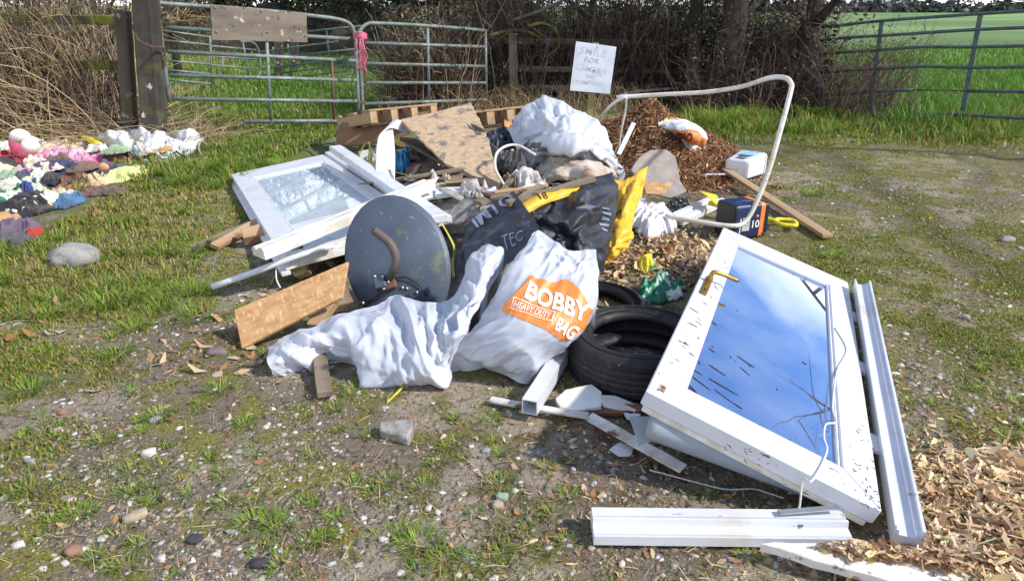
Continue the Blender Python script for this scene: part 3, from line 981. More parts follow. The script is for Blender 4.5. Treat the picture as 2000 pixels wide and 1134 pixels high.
# chain round the gate post
PST = D(292, 200, 7.15)
post = thing('gate_post', (PST[0], PST[1], .1), 'thick dark timber gate post spotted with white lichen', 'post')
pm_ = beam('shaft', D(306, 290, 7.15), D(280, -60, 7.15), .19, .2, oldpost, post, bev=.02, up=(0, -1, 0), wob=.006)
def chain(name, pts, m, parent, link=.035, r=.005):
    p = catmull(pts, 14)
    seg = np.concatenate([[0], np.cumsum(np.linalg.norm(np.diff(p, axis=0), axis=1))])
    k = int(seg[-1] / (link * .78))
    root = None
    for i in range(k):
        s = (i + .5) * seg[-1] / k
        c = np.array([np.interp(s, seg, p[:, a]) for a in range(3)])
        t = np.array([np.interp(min(s + .01, seg[-1]), seg, p[:, a]) - np.interp(max(s - .01, 0), seg, p[:, a]) for a in range(3)])
        M = frame(c, t, (0, 0, 1) if abs(t[2]) < .8 * np.linalg.norm(t) else (0, 1, 0)) @ Matrix.Rotation((i % 2) * math.pi / 2, 4, 'X')
        a = np.linspace(0, 2 * math.pi, 9)[:-1]
        ring = np.stack([np.cos(a) * link / 2, np.sin(a) * link * .3, 0 * a], 1)
        ring = np.vstack([ring, ring[:1]])
        v, f = tube_geo(ring, r, 5, False)
        mk(name, v, f, m, parent, M, smooth=True)
off2 = np.array([0, -.16, 0])
ch = thing('gate_chain', D(300, 90, 7.0), 'rusty steel chain looped from the lichen spotted post to the gate', 'chain')
chain('link', [D(262, 66, 6.95), D(275, 82, 6.92), D(300, 92, 6.95), D(320, 96, 7.15), D(322, 130, 7.2)], galv_rust, ch)

RA, RB = D(703, 238, 8.62), D(955, 205, 10.0)
g2 = thing('farm_gate', (RA[0], RA[1], .05), 'galvanised tube gate running into the brambles beside the twine knot', 'gate')
for pts in ([(712, 84), (948, 92)], [(713, 124), (948, 130)], [(715, 162), (948, 162)], [(712, 203), (948, 195)]):
    rail('rail', pts, .021, galv, g2, RA, RB)
rail('hoop', [(710, 232), (705, 150), (702, 75), (705, 58), (718, 47), (740, 46), (840, 51), (948, 60)], .022, galv, g2, RA, RB, 4, True)
rail('upright', [(835, 55), (838, 196)], .02, galv, g2, RA, RB)
rail('upright', [(948, 60), (950, 200)], .02, galv, g2, RA, RB)
bx = beam('clamp', V(696, 199, LA, LB), V(712, 199, RA, RB), .05, .04, galv_rust, g2)

# twine
twm = mat('pink_twine', C(226, 130, 150), C(206, 96, 122), 30, rough=.7)
tw = thing('baler_twine', D(705, 110, 8.4), 'faded pink baler twine knotted round both gate ends', 'twine')
tr = np.random.default_rng(4)
for i in range(4):
    y0 = 66 + i * 3
    tube('loop', [D(692, y0, 8.38), D(704, y0 - 3, 8.35), D(716, y0 + 2, 8.42), D(710, y0 + 6, 8.75), D(694, y0 + 4, 8.7), D(691, y0, 8.4)], .009, twm, tw, 5, 4)
for i in range(11):
    x0 = 700 + tr.uniform(-4, 10)
    tube('strand', [D(x0, 72, 8.36), D(x0 + tr.uniform(-5, 6), 92, 8.34), D(x0 + tr.uniform(-6, 8), 112, 8.36), D(x0 + tr.uniform(-6, 12), 125 + tr.uniform(0, 22), 8.38)], .006, twm, tw, 4, 4)
ch2 = thing('rusty_chain', D(714, 160, 8.5), 'short rusty chain hanging below the pink twine', 'chain')
chain('link', [D(712, 110, 8.5), D(716, 130, 8.5), D(713, 150, 8.5), D(715, 172, 8.5), D(713, 192, 8.5)], galv_rust, ch2)

# right gate
GA, GB = D(1560, 190, 10.2), D(2060, 238, 7.75)
g3 = thing('farm_gate', (GA[0], GA[1], .05), 'grey six bar farm gate standing in front of the open pasture', 'gate')
for pts in ([(1556, 58), (1640, 50), (1722, 41), (1916, 27), (2070, 18)], [(1556, 84), (1640, 75), (1720, 70), (1908, 58), (2070, 52)], [(1560, 110), (1640, 103), (1715, 98), (1800, 92), (1903, 92), (2070, 88)],
            [(1556, 145), (1640, 139), (1710, 135), (1800, 130), (1896, 132), (2070, 130)], [(1556, 184), (1620, 186), (1706, 179), (1782, 176)], [(1888, 178), (2070, 180)], [(1655, 224), (1770, 222), (1880, 224), (1975, 230), (2070, 233)]):
    rail('rail', pts, .019, galv_dark, g3, GA, GB, 3, True)
rail('rail', [(1780, 176), (1888, 177)], .009, galv_rust, g3, GA, GB)
for a, b in (((1722, 44), (1698, 224)), ((1915, 30), (1880, 216)), ((1562, 58), (1552, 190))):
    q0, q1 = V(*a, GA, GB), V(*b, GA, GB)
    beam('upright', q0, q1, .055, .012, galv_dark, g3, up=(GB[1] - GA[1], GA[0] - GB[0], 0), bev=.002)

# hurdles in the field
def hurdle(A, B, rails, ups, label, hoop=None):
    t = thing('livestock_hurdle', (A[0], A[1], 0), label, 'hurdle')
    for r in rails:
        rail('rail', r, .016, galv, t, A, B)
    for u in ups:
        rail('upright', u, .017, galv, t, A, B)
    if hoop:
        rail('hoop', hoop, .018, galv, t, A, B, 5, True)
hurdle(D(320, 170, 11), D(415, 165, 11.5), [[(318, 60), (412, 73)], [(318, 79), (412, 88)], [(318, 118), (412, 126)], [(318, 136), (412, 145)], [(318, 155), (414, 164)]], [[(410, 70), (414, 166)]],
       'pale steel hurdle close behind the board bearing gate')
hurdle(D(412, 160, 12), D(508, 150, 13), [[(412, 90), (500, 98)], [(412, 110), (500, 116)], [(412, 127), (506, 135)]], [[(474, 82), (486, 148)], [(434, 112), (436, 145)]],
       'pale steel hurdle with a rounded end standing in the pasture', [(470, 82), (490, 82), (502, 92), (507, 110), (508, 140), (500, 152)])
hurdle(D(500, 150, 13.4), D(700, 130, 12.4), [[(598, 62), (704, 51)], [(505, 102), (660, 81)], [(575, 109), (695, 96)], [(505, 136), (695, 112)], [(505, 148), (690, 126)], [(580, 151), (690, 137)]],
       [[(562, 86), (570, 150)], [(638, 60), (646, 142)], [(533, 92), (538, 145)]], 'long pale steel hurdle sloping up behind the twine knot')
for i, (x0, y0, y1, Y, lb) in enumerate([(545, 82, 142, 15, 'dark timber post with white dots seen between the hurdles'), (576, 82, 136, 16.5, 'short dark timber post behind the long hurdle'),
                                       (803, 18, 85, 17, 'thin leaning field post near the ivy covered tree'), (763, 60, 110, 16, 'stubby timber post with a cross rail in the pasture')]):
    tag(beam('field_post', D(x0, y1 + 12, Y), D(x0 - 1, y0, Y), .16 if i != 2 else .05, .14 if i != 2 else .05, oldpost, up=(0, -1, 0), bev=.01), lb, 'post')

# left fence with mossy rails
fl = thing('mossy_fence', D(240, 170, 7.4), 'old mossy rail fence half buried in dry brambles', 'fence')
beam('post', D(256, 270, 7.35), D(240, 22, 7.35), .13, .11, oldwood, fl, up=(0, -1, 0), bev=.012, wob=.004)
for (y0, y1) in ((34, 40), (122, 128)):
    beam('rail', D(-80, y0, 7.9), D(236, y1, 7.5), .09, .05, mosswood, fl, up=(0, -1, 0), roll=math.pi / 2 * 0, bev=.008, wob=.006)
beam('post', D(33, 240, 7.9), D(22, 26, 7.9), .13, .11, oldwood, fl, up=(0, -1, 0), bev=.012, wob=.004)

# hedge fence
hf = thing('hedge_fence', D(1000, 195, 10.3), 'dark weathered post and rail fence swallowed by the hedge', 'fence')
for x0, Y in ((1004, 10.2), (975, 10.6), (1240, 10.9), (1330, 11)):
    beam('post', D(x0, 225, Y), D(x0 - 3, 66, Y), .12, .1, oldwood, hf, up=(0, -1, 0), bev=.01, wob=.004)
for y0, y1 in ((80, 84), (134, 140), (170, 176)):
    beam('rail', D(985, y0, 10.35), D(1560, y1 + 4, 11.0), .08, .04, oldwood, hf, up=(0, -1, 0), bev=.006, wob=.004)

# ---------------------------------------------------------------- hedges, brambles, trees
hb = np.random.default_rng(31)
STRAW = [C(188, 164, 126), C(166, 142, 108), C(206, 184, 144), C(136, 112, 88)]
TWIG = [C(82, 68, 60), C(62, 52, 48), C(124, 106, 90), C(48, 41, 39)]
PURP = [C(96, 74, 72), C(80, 60, 58), C(116, 94, 84)]
stem_m = mat('bramble_stem', (.3, .2, .1), attr=True, rough=.75)
leaf_m = mat('hedge_leaf', (.05, .08, .03), attr=True, rough=.5, trans=.2)
def arcs(n, x0, x1, y0, y1, hmin, hmax, span, r0, r1, k=7, fall=1.0, zf=None, up=0.0):
    """arching canes rooted in the box x0..x1, y0..y1"""
    out = []
    for _ in range(n):
        x, y = hb.uniform(x0, x1), hb.uniform(y0, y1)
        z = float(gz(x, y)) + (zf(x, y) if zf else 0)
        h = hb.uniform(hmin, hmax)
        a = hb.uniform(0, 6.283)
        s = span * hb.uniform(.3, 1.2)
        t = np.linspace(0, 1, k)
        f = hb.uniform(0.2, 1.0) * fall
        zz = h * (t * (1 + f) - f * t ** 2 * (1.15 if f > .5 else 1))
        w = np.cumsum(hb.normal(0, .035 * h, (k, 3)), 0)
        p = np.stack([x + np.cos(a) * s * t ** 1.3, y + np.sin(a) * s * t ** 1.3, z + zz], 1) + w * t[:, None]
        out.append((p, r0 * hb.uniform(.6, 1.3), r1))
    return out
def stems(name, paths, pal, parent, n=3):
    v, f = stems_geo(paths, n)
    k = len(paths[0][0]) * n
    o = mk(name, v, f, stem_m, parent, cols=np.repeat(pick(pal, len(paths), hb, .3), k, 0))
    return o
def leaves(name, n, x, y, z, smin, smax, pal, parent, asp=.5, m=None):
    s = hb.uniform(smin, smax, n)
    v, f, c = flakes_geo(np.stack([x, y, z], 1), s, pick(pal, n, hb, .35), asp, .35, .9, .25, hb)
    return mk(name, v, f, m or leaf_m, parent, cols=c)

# left thicket
bt = thing('bramble_thicket', (-5, 7.8, .2), 'tangle of dry straw coloured brambles against the mossy fence', 'bramble')
p = [q for q in arcs(1350, -7.8, -3.6, 7.4, 8.9, .5, 1.7, .8, .005, .0018) if q[0][:, 0].max() < -.52 * q[0][0, 1]]
p += arcs(900, -7.6, -4.0, 7.5, 8.4, .15, .55, .7, .004, .0016)
p += arcs(260, -4.1, -3.1, 7.25, 7.9, .06, .28, .6, .0035, .0015)
p += arcs(420, -7.0, -3.9, 7.0, 7.9, .12, .5, 1.1, .004, .0016, 7, 1.3)
p += arcs(150, -4.2, -3.2, 6.95, 7.5, .1, .5, .9, .004, .0016, 7, 1.2)
p += [q for q in arcs(420, -7.8, -4.2, 7.2, 8.2, .6, 1.5, 1.6, .005, .002, 7, 1.3) if q[0][:, 0].max() < -.52 * q[0][0, 1]]
stems('canes', p, STRAW, bt)
p = [q for q in arcs(900, -7.5, -3.6, 7.4, 9.2, .8, 2.2, .8, .006, .002) if q[0][:, 0].max() < -.52 * q[0][0, 1]]
stems('dead_stems', p, TWIG, bt)
n = 5200
yy = hb.uniform(7.4, 8.8, n); xx = hb.uniform(-7.8, -.53 * yy, n)
leaves('foliage', n, xx, yy, gz(xx, yy) + np.abs(hb.normal(0, .35, n)), .03, .08, [C(56, 64, 44), C(40, 44, 36), C(80, 84, 56), C(104, 86, 62), C(46, 52, 52)], bt)
# earth bank behind it and behind the hedge
earth = mat('hedge_bank_earth', C(72, 62, 50), C(48, 42, 34), 4, (.35, .65), rough=.95, bump=.9, bscale=14, bdist=.05, dirt=(C(70, 76, 36), 3, .5, .64))
def bank(name, x0, x1, yc, w, h, label):
    nx, ny = int((x1 - x0) / .15), 14
    X, T = np.meshgrid(np.linspace(x0, x1, nx), np.linspace(-1, 1, ny), indexing='ij')
    prof = (1 - np.abs(T) ** 2.2)
    endf = sstep(0, .7, X - x0) * sstep(0, .7, x1 - X)
    Z = -.05 + h * prof * endf * (.7 + .6 * fbm2(X, T, 1.3, 3, 4.)) + .2 * (fbm2(X, T, 3.0, 3, 2.) - .5)
    i = np.arange(X.size).reshape(X.shape)
    f = np.stack([i[:-1, :-1], i[1:, :-1], i[1:, 1:], i[:-1, 1:]], -1).reshape(-1, 4)
    return tag(mk(name, np.stack([X, yc + T * w + .3 * (fbm2(X, T, .6, 2, 6.) - .5), Z], -1).reshape(-1, 3), f, earth, smooth=True), label, 'bank', kind='structure')
bank('earth_bank', -14, -4.7, 9.2, .9, 1.05, 'dark earth bank behind the dry brambles')
bank('hedge_bank', -1.0, 5.0, 12.0, .7, 1.15, 'dark earth bank under the hedge')
bank('field_bank', -14, -3.0, 24, 1.5, 1.4, 'brown bank at the back of the pasture')

def shrub(name, label, x0, x1, y0, y1, h, n, leafn, pal, lpal, straw=0, group=None, top=1.0):
    t = thing(name, ((x0 + x1) / 2, (y0 + y1) / 2, 0), label, 'shrub', group)
    p = arcs(n, x0, x1, y0, y1, h * .4, h, .55, .008, .002, 7, .5)
    p += arcs(int(n * 1.6), x0, x1, y0, y1, h * .2, h * .8, .8, .004, .0016, 7, 1.0)
    # side twigs
    tw_ = []
    for q, r0, r1 in p[:int(n * 1.2)]:
        for _ in range(2):
            j = hb.integers(2, 6)
            d = hb.normal(0, 1, 3); d[2] = abs(d[2]) * .7; d /= np.linalg.norm(d)
            L = hb.uniform(.15, .5)
            s = np.linspace(0, 1, 7)[:, None]
            tw_.append((q[j] + d * L * s + np.cumsum(hb.normal(0, .012, (7, 3)), 0), .003, .0012))
    p += arcs(max(6, n // 55), x0, x1, y0 - .1, y0 + .5, h * .6, h * 1.05, .7, .008, .003, 7, .7)
    stems('branches', p + tw_, pal, t)
    if straw:
        stems('dry_grass', arcs(straw, x0, x1, y0 - .5, y0 + .1, .1, .42, .3, .003, .001, 7, .9), STRAW, t)
    if leafn:
        xx, yy = hb.uniform(x0, x1, leafn), hb.uniform(y0, y1, leafn)
        leaves('foliage', leafn, xx, yy, gz(xx, yy) + hb.random(leafn) ** 1.5 * h * top, .03, .075, lpal, t)
    return t
DK = [C(50, 56, 36), C(70, 62, 48), C(38, 44, 34), C(92, 78, 58), C(60, 66, 40)]
shrub('hedge_shrub', 'brown twiggy shrub tangled through the gate beside the twine', -1.75, -.55, 9.6, 11.0, 1.4, 330, 3000, TWIG + STRAW[:1], [C(112, 84, 66), C(90, 70, 56), C(78, 82, 52)], 120)
shrub('hedge_shrub', 'leafy dark shrub at the end of the twine tied gate', -.75, .45, 10.3, 11.6, 1.95, 400, 6500, TWIG, DK + [C(84, 92, 54)], 420, top=.95)
shrub('hedge_shrub', 'dark bramble hedge directly behind the handwritten sign', .35, 1.9, 10.5, 11.8, 1.95, 560, 6000, TWIG, DK, 420)
shrub('hedge_shrub', 'bare dark hedge between the sign and the thick tree trunk', 1.7, 3.1, 10.6, 12.0, 1.95, 560, 6000, TWIG, DK, 60)
shrub('hedge_shrub', 'shadowy twig hedge right of the thick tree trunk', 3.0, 4.5, 10.2, 11.8, 1.75, 560, 4500, PURP + TWIG, DK, 40)
shrub('hedge_shrub', 'purple bramble arching over the open end of the grey gate', 4.1, 5.3, 9.3, 10.3, 1.3, 120, 260, PURP, DK, 0)

barkm = mat('tree_bark', C(74, 64, 55), C(44, 38, 34), 6, (.35, .65), rough=.95, bump=.9, bscale=22, bdist=.03, stretch=(1, 1, .3), dirt=(C(74, 82, 44), 3, .54, .68))
def tree(name, label, x, y, h, r, limbs, twn, crown_r, crown_z, leafn=0, lpal=None, lsz=(.05, .1), pal=TWIG, lean=(0, 0), seed=1, group=None, twr=.004):
    q = np.random.default_rng(seed)
    t = thing(name, (x, y, 0), label, 'tree', group)
    V_, F_ = [], []
    b = 0
    k = 9
    s = np.linspace(0, 1, k)
    tr_ = np.stack([x + lean[0] * s + np.cumsum(q.normal(0, .02 * h / 3, k)) * s, y + lean[1] * s, -.05 + h * s], 1)
    v, f = tube_geo(tr_, r * (1 - .6 * s) * (1 + .5 * np.exp(-s * 9)), 10)
    V_.append(v); F_ += f; b += len(v)
    ends = []
    for i in range(limbs):
        j = q.integers(3, k)
        a = q.random() * 6.283
        L = crown_r * q.uniform(.6, 1.1)
        d = np.array([math.cos(a), math.sin(a), q.uniform(.3, 1.1)])
        ss = np.linspace(0, 1, 7)[:, None]
        lp = tr_[j] + d * L * ss + np.cumsum(q.normal(0, .05 * L, (7, 3)), 0) * ss + np.array([0, 0, .12 * L]) * ss ** 2
        v, f = tube_geo(lp, r * .38 * (1 - .75 * ss[:, 0]), 6)
        V_.append(v); F_ += [tuple(np.array(w) + b) for w in f]; b += len(v)
        ends.append(lp)
    mk('trunk', np.vstack(V_), F_, barkm, t, smooth=True)
    if twn:
        pp = []
        for i in range(twn):
            lp = ends[q.integers(len(ends))]
            o = lp[q.integers(2, 7)]
            d = q.normal(0, 1, 3); d[2] = d[2] * .6 + .35; d /= np.linalg.norm(d)
            L = crown_r * q.uniform(.25, .7)
            ss = np.linspace(0, 1, 7)[:, None]
            pp.append((o + d * L * ss + np.cumsum(q.normal(0, .03 * L, (7, 3)), 0), twr * 1.6, twr * .5))
        stems('crown_twigs', pp, pal, t)
    if leafn:
        cl = q.normal(0, 1, (max(12, leafn // 130), 3)); cl /= np.linalg.norm(cl, axis=1)[:, None]
        cl = cl * (q.random((len(cl), 1)) ** .45) * np.array([crown_r, crown_r, crown_r * .95])
        w = cl[q.integers(len(cl), size=leafn)] + q.normal(0, crown_r * .13, (leafn, 3))
        leaves('crown', leafn, x + lean[0] + w[:, 0], y + w[:, 1], np.maximum(crown_z + w[:, 2], .1), lsz[0], lsz[1], lpal, t)
    return t
tree('hedge_tree', 'thick dark trunk rising out of the hedge beside the arched pipe', 3.02, 10.15, 3.4, .23, 9, 520, 1.7, 2.6, lean=(.1, .2), seed=4)
tree('hedge_tree', 'slimmer dark trunk close against the thick hedge trunk', 2.62, 10.3, 3.0, .12, 8, 420, 1.5, 2.2, lean=(-.15, .1), seed=6)
tree('hedge_tree', 'stubby overgrown trunk at the latch end of the grey gate', 4.0, 9.9, 1.9, .18, 6, 200, .9, 1.5, lean=(.12, 0), seed=8, pal=PURP)
tree('hedge_tree', 'bare branching hawthorn above the handwritten sign', 1.3, 11.6, 2.4, .09, 9, 520, 1.5, 1.9, seed=14)
shrub('bramble_tangle', 'loose bramble tangle in front of the dark trunks', 2.3, 4.0, 9.6, 10.0, 1.1, 90, 700, TWIG + PURP, DK, 60)
mossb = mat('mossy_branch', C(104, 102, 44), C(78, 70, 46), 8, (.4, .6), rough=.95, bump=.8, bscale=40)
for pts, lb in (([(955, 70), (985, 62), (1020, 60), (1050, 72), (1080, 92)], 'crooked mossy branch arching left of the sign'), ([(1030, 52), (1060, 46), (1085, 60), (1092, 88), (1070, 110), (1045, 108)], 'hooked mossy branch curling beside the sign'),
                ([(1000, 40), (1060, 20), (1120, -10)], 'pale straight bough slanting up above the sign'), ([(1190, 190), (1260, 178), (1340, 172), (1420, 165)], 'fallen dark bough lying along the foot of the hedge')):
    tag(tube('hedge_branch', [D(x_, y_, 10.1 + .1 * k_) for k_, (x_, y_) in enumerate(pts)], .022, mossb if 'mossy' in lb else oldwood, None, 7, 6), lb, 'branch')
for nm_, (tx_, ty_, th_, tr_x) in {'ivy leaves clinging to the thick hedge trunk': (3.05, 10.15, 1.7, .3), 'ivy leaves clinging to the slimmer hedge trunk': (2.6, 10.3, 1.6, .2), 'ivy leaves clinging to the stubby gate trunk': (4.03, 9.9, 1.5, .28)}.items():
    k_ = 750
    a_ = hb.uniform(0, 6.28, k_); r_ = tr_x * hb.uniform(.75, 1.25, k_)
    t_ = thing('ivy', (tx_, ty_, 0), nm_, 'ivy')
    leaves('foliage', k_, tx_ + np.cos(a_) * r_, ty_ + np.sin(a_) * r_, hb.uniform(.05, th_, k_), .03, .08, DK + [C(84, 92, 54)], t_)
EV = [C(44, 54, 30), C(58, 66, 36), C(36, 42, 28), C(78, 82, 44), C(70, 62, 44)]
BR = [C(98, 82, 66), C(122, 100, 78), C(78, 66, 54), C(88, 88, 54)]
for i, (px, Y, r, pal, lb) in enumerate([(380, 24, 2.2, BR, 'brown leafless looking tree above the wooden gate board'), (480, 26, 2.4, BR, 'tangled brown tree at the back of the pasture'), (590, 25, 2.3, EV, 'dark evergreen tree behind the long hurdle'),
                                       (690, 24, 2.0, EV, 'dark ivy clad tree above the pink twine'), (785, 21, 1.7, EV, 'bushy evergreen behind the second tube gate'), (885, 18, 1.8, EV, 'broad dark evergreen bush meeting the hedge'),
                                       (960, 16, 1.2, EV, 'low ivy thicket behind the hedge fence posts')]):
    c = D(px, 60, Y)
    tree('background_tree', lb, c[0], Y, 3.2, .16, 8, 260, r, 2.1 if Y > 20 else 1.5, 4200, pal, (.09, .2), seed=40 + i, twr=.012)
for i, (px, Y, r, lb) in enumerate([(40, 12.5, 1.6, 'brown scrub tree above the far end of the mossy fence'), (190, 12, 1.5, 'straw brown scrub above the mossy fence post'), (330, 15, 1.2, 'small brown scrub tree behind the lichen spotted post')]):
    c = D(px, 30, Y)
    tree('scrub_tree', lb, c[0], Y, 2.2, .08, 10, 420, r, 1.7, 2200, [C(140, 112, 84), C(112, 90, 70), C(96, 96, 60)], (.05, .11), seed=60 + i, pal=STRAW + TWIG, twr=.006)
# bare tree beyond the right edge, mirrored in the door glass
tree('bare_tree', 'bare twiggy tree mirrored in the blue door glass', 6.1, 6.5, 3.0, .05, 9, 170, 1.2, 2.2, seed=77, twr=.005)

# far side of the pasture
for i, x in enumerate(np.linspace(50, 150, 9)):
    w = hb.uniform(6, 10)
    n = 700
    xx = x + hb.normal(0, w * .5, n); yy = 150 + hb.normal(0, 2, n)
    zz = np.abs(hb.normal(0, .9, n)) + .1
    t = thing('far_hedge', (x, 150, 0), 'dark hedge length on the skyline across the pasture', 'hedge', 'hedge lengths on the skyline')
    leaves('foliage', n, xx, yy, zz, .6, 1.6, [C(70, 76, 66), C(88, 84, 74), C(58, 66, 60)], t)
hs = thing('farm_building', (79, 158, 0), 'white farm building on the skyline beyond the pasture', 'building')
wallm = mat('white_render', C(226, 226, 222), C(204, 204, 198), 2, rough=.8)
slate = mat('slate_roof', C(92, 96, 104), C(76, 80, 88), 2, rough=.7)
beam('wall', (74, 158, 1.5), (84, 158, 1.5), 6, 3.2, wallm, hs, bev=.02)
mk('roof', [(73.6, 154.7, 3.1), (84.4, 154.7, 3.1), (84.4, 161.3, 3.1), (73.6, 161.3, 3.1), (73.6, 158, 5), (84.4, 158, 5)], [(0, 1, 5, 4), (2, 3, 4, 5), (0, 4, 3), (1, 2, 5), (0, 3, 2, 1)], slate, hs)
for xw in (76, 79, 82):
    beam('window', (xw - .5, 154.95, 1.9), (xw + .5, 154.95, 1.9), .1, 1.1, slate, hs, bev=.01)

# ================================================================ the dumped rubbish
upvc = mat('white_upvc', C(222, 223, 228), C(210, 212, 218), 5, (.4, .65), rough=.35, dirt=(C(120, 104, 86), 26, .66, .74), dirt2=(C(200, 190, 172), 4, .55, .75), bump=.05, bscale=30)
upvc_cream = mat('aged_upvc', C(226, 220, 206), C(204, 196, 178), 6, (.4, .65), rough=.45, dirt=(C(128, 106, 82), 16, .60, .72, (1, 4, 4)), dirt2=(C(236, 236, 236), 5, .5, .6), bump=.08)
upvc_muddy = mat('muddy_upvc', C(222, 223, 227), C(212, 213, 216), 5, (.4, .65), rough=.38, dirt=(C(84, 70, 58), 24, .655, .69, (.6, 1.5, 1)), dirt2=(C(204, 192, 172), 4, .60, .76), bump=.08, bscale=50)
glassy = None
def pane(name, tint, refl, rough=.02, spots=None, film=None, mirror=0.0):
    m = bpy.data.materials.new(name)
    m.use_nodes = True
    n, l = m.node_tree.nodes, m.node_tree.links
    b = n['Principled BSDF']
    b.inputs['Base Color'].default_value = (*tint, 1)
    b.inputs['Roughness'].default_value = rough
    b.inputs['IOR'].default_value = 1.5
    b.inputs['Metallic'].default_value = mirror
    b.inputs['Specular IOR Level'].default_value = refl
    b.inputs['Coat Weight'].default_value = 1.0
    b.inputs['Coat Roughness'].default_value = 0.012
    b.inputs['Coat IOR'].default_value = 2.2
    tc = n.new('ShaderNodeTexCoord')
    def nz(s, lo, hi, st=(1, 1, 1)):
        mp = n.new('ShaderNodeMapping'); mp.inputs['Scale'].default_value = st
        l.new(tc.outputs['Object'], mp.inputs['Vector'])
        t = n.new('ShaderNodeTexNoise'); t.inputs['Scale'].default_value = s; t.inputs['Detail'].default_value = 5
        l.new(mp.outputs['Vector'], t.inputs['Vector'])
        r = n.new('ShaderNodeMapRange'); r.inputs['From Min'].default_value = lo; r.inputs['From Max'].default_value = hi
        l.new(t.outputs['Fac'], r.inputs['Value'])
        return r.outputs['Result']
    d = n.new('ShaderNodeBsdfDiffuse')
    d.inputs['Color'].default_value = (*(spots or C(70, 58, 46)), 1)
    mx = n.new('ShaderNodeMixShader')
    l.new(nz(30, .70, .74, (1, .35, 1)), mx.inputs['Fac'])
    last = b.outputs['BSDF']
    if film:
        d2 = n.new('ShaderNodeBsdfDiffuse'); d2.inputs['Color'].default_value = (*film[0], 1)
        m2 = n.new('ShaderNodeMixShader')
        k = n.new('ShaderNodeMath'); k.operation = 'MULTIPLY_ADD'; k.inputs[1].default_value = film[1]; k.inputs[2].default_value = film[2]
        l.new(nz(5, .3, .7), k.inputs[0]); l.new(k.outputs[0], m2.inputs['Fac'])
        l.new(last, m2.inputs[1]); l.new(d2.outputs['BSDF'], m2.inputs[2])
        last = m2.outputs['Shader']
    l.new(last, mx.inputs[1]); l.new(d.outputs['BSDF'], mx.inputs[2])
    l.new(mx.outputs['Shader'], n['Material Output'].inputs['Surface'])
    return m

def lbox(name, x0, x1, y0, y1, z0, z1, m, parent, M, bev=.003):
    v = [(x, y, z) for z in (z0, z1) for (x, y) in ((x0, y0), (x1, y0), (x1, y1), (x0, y1))]
    f = [(3, 2, 1, 0), (4, 5, 6, 7), (0, 1, 5, 4), (1, 2, 6, 5), (2, 3, 7, 6), (3, 0, 4, 7)]
    return mk(name, v, f, m, parent, M, bevel=bev)

def lpoly(name, pts, z0, z1, m, parent, M, bev=.002):
    n = len(pts)
    v = [(x, y, z1) for x, y in pts] + [(x, y, z0) for x, y in pts]
    f = [tuple(range(n)), tuple(range(n, 2 * n))[::-1]] + [((i + 1) % n, i, n + i, n + (i + 1) % n) for i in range(n)]
    return mk(name, v, f, m, parent, M, bevel=bev)

def grid_plane(M, origin=None):
    return M

# ---------------------------------------------------------------- the glazed door
C0, C1, C2, C3 = [np.array(q) for q in ((1.194, 3.745, .208), (1.821, 3.48, -.022), (1.034, 1.55, .06), (.407, 1.816, .29))]
UP = np.array([0, 0, .035])
C0, C1, C2, C3 = C0 + UP, C1 + UP, C2 + UP, C3 + UP
nd = np.cross(C2 - C3, C0 - C3)
MD = frame(C3, C2 - C3, nd)
W_, H_ = .719, 2.085
door = thing('glazed_door', (C1[0], C1[1], 0), 'white glazed door lying on the tyre with blue sky in its glass', 'door')
def mitre(name, pts, z0, z1):
    lpoly(name, pts, z0, z1, upvc_muddy, door, MD, .004)
iw = (.1, .61, .13, 1.9)
mitre('stile', [(0, 0), (.1, .13), (.1, 1.9), (0, H_)], -.055, 0)
mitre('stile', [(W_, H_), (.61, 1.9), (.61, .13), (W_, 0)], -.055, 0)
mitre('rail', [(0.0005, 0), (W_ - .0005, 0), (.61, .1295), (.1, .1295)], -.055, -.0008)
mitre('rail', [(W_ - .0005, H_), (.0005, H_), (.1, 1.9005), (.61, 1.9005)], -.055, -.0008)
for nm, (a, b, c, d) in (('rebate', (.012, W_ - .012, .006, .05)), ('rebate', (.012, W_ - .012, H_ - .05, H_ - .006)), ('rebate', (.006, .05, .05, H_ - .05)), ('rebate', (W_ - .05, W_ - .006, .05, H_ - .05))):
    lbox(nm, a, b, c, d, -.078, -.0552, upvc_cream, door, MD)
for (a, b, c, d) in ((.1, .112, .13, 1.9), (.598, .61, .13, 1.9), (.112, .598, .13, .142), (.112, .598, 1.888, 1.9)):
    lbox('glazing_bead', a, b, c, d, -.03, -.006, upvc, door, MD, .004)
dg_ = pane('sky_tinted_door_glass', C(156, 184, 232), .9, .015, C(66, 56, 46), (C(196, 202, 208), .16, .0), 1.0)  # blue tint stands in for deep sky reflection, pale film partly for cloud
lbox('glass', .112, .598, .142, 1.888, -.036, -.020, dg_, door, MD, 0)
brass = mat('brass', C(190, 150, 72), C(150, 112, 50), 18, rough=.35, metal=.85, dirt=(C(90, 70, 44), 12, .56, .7))
hd = lbox('handle_plate', .024, .056, .95, 1.18, .0005, .010, brass, door, MD, .004)
def tl(name, pts, r, m, parent, n=8, sub=5):
    return tube(name, [np.array(MD @ Vector(q)) for q in pts], r, m, parent, n, sub)
tl('handle', [(.04, 1.13, .005), (.04, 1.13, .04), (.045, 1.135, .05), (.07, 1.145, .052), (.11, 1.16, .05), (.155, 1.17, .047)], [.011] * 5 + [.010] * 5 + [.010] * 5 + [.009] * 5 + [.009] * 5 + [.008], brass, hd)
lbox('keyhole', .036, .044, .985, 1.005, .0101, .0112, mat('black_hole', (.01, .01, .01)), hd, MD, 0)
for yh in (.42, 1.02, 1.62):
    lbox('hinge', W_ - .004, W_ + .05, yh - .05, yh + .05, -.03, -.012, upvc, door, MD, .004)
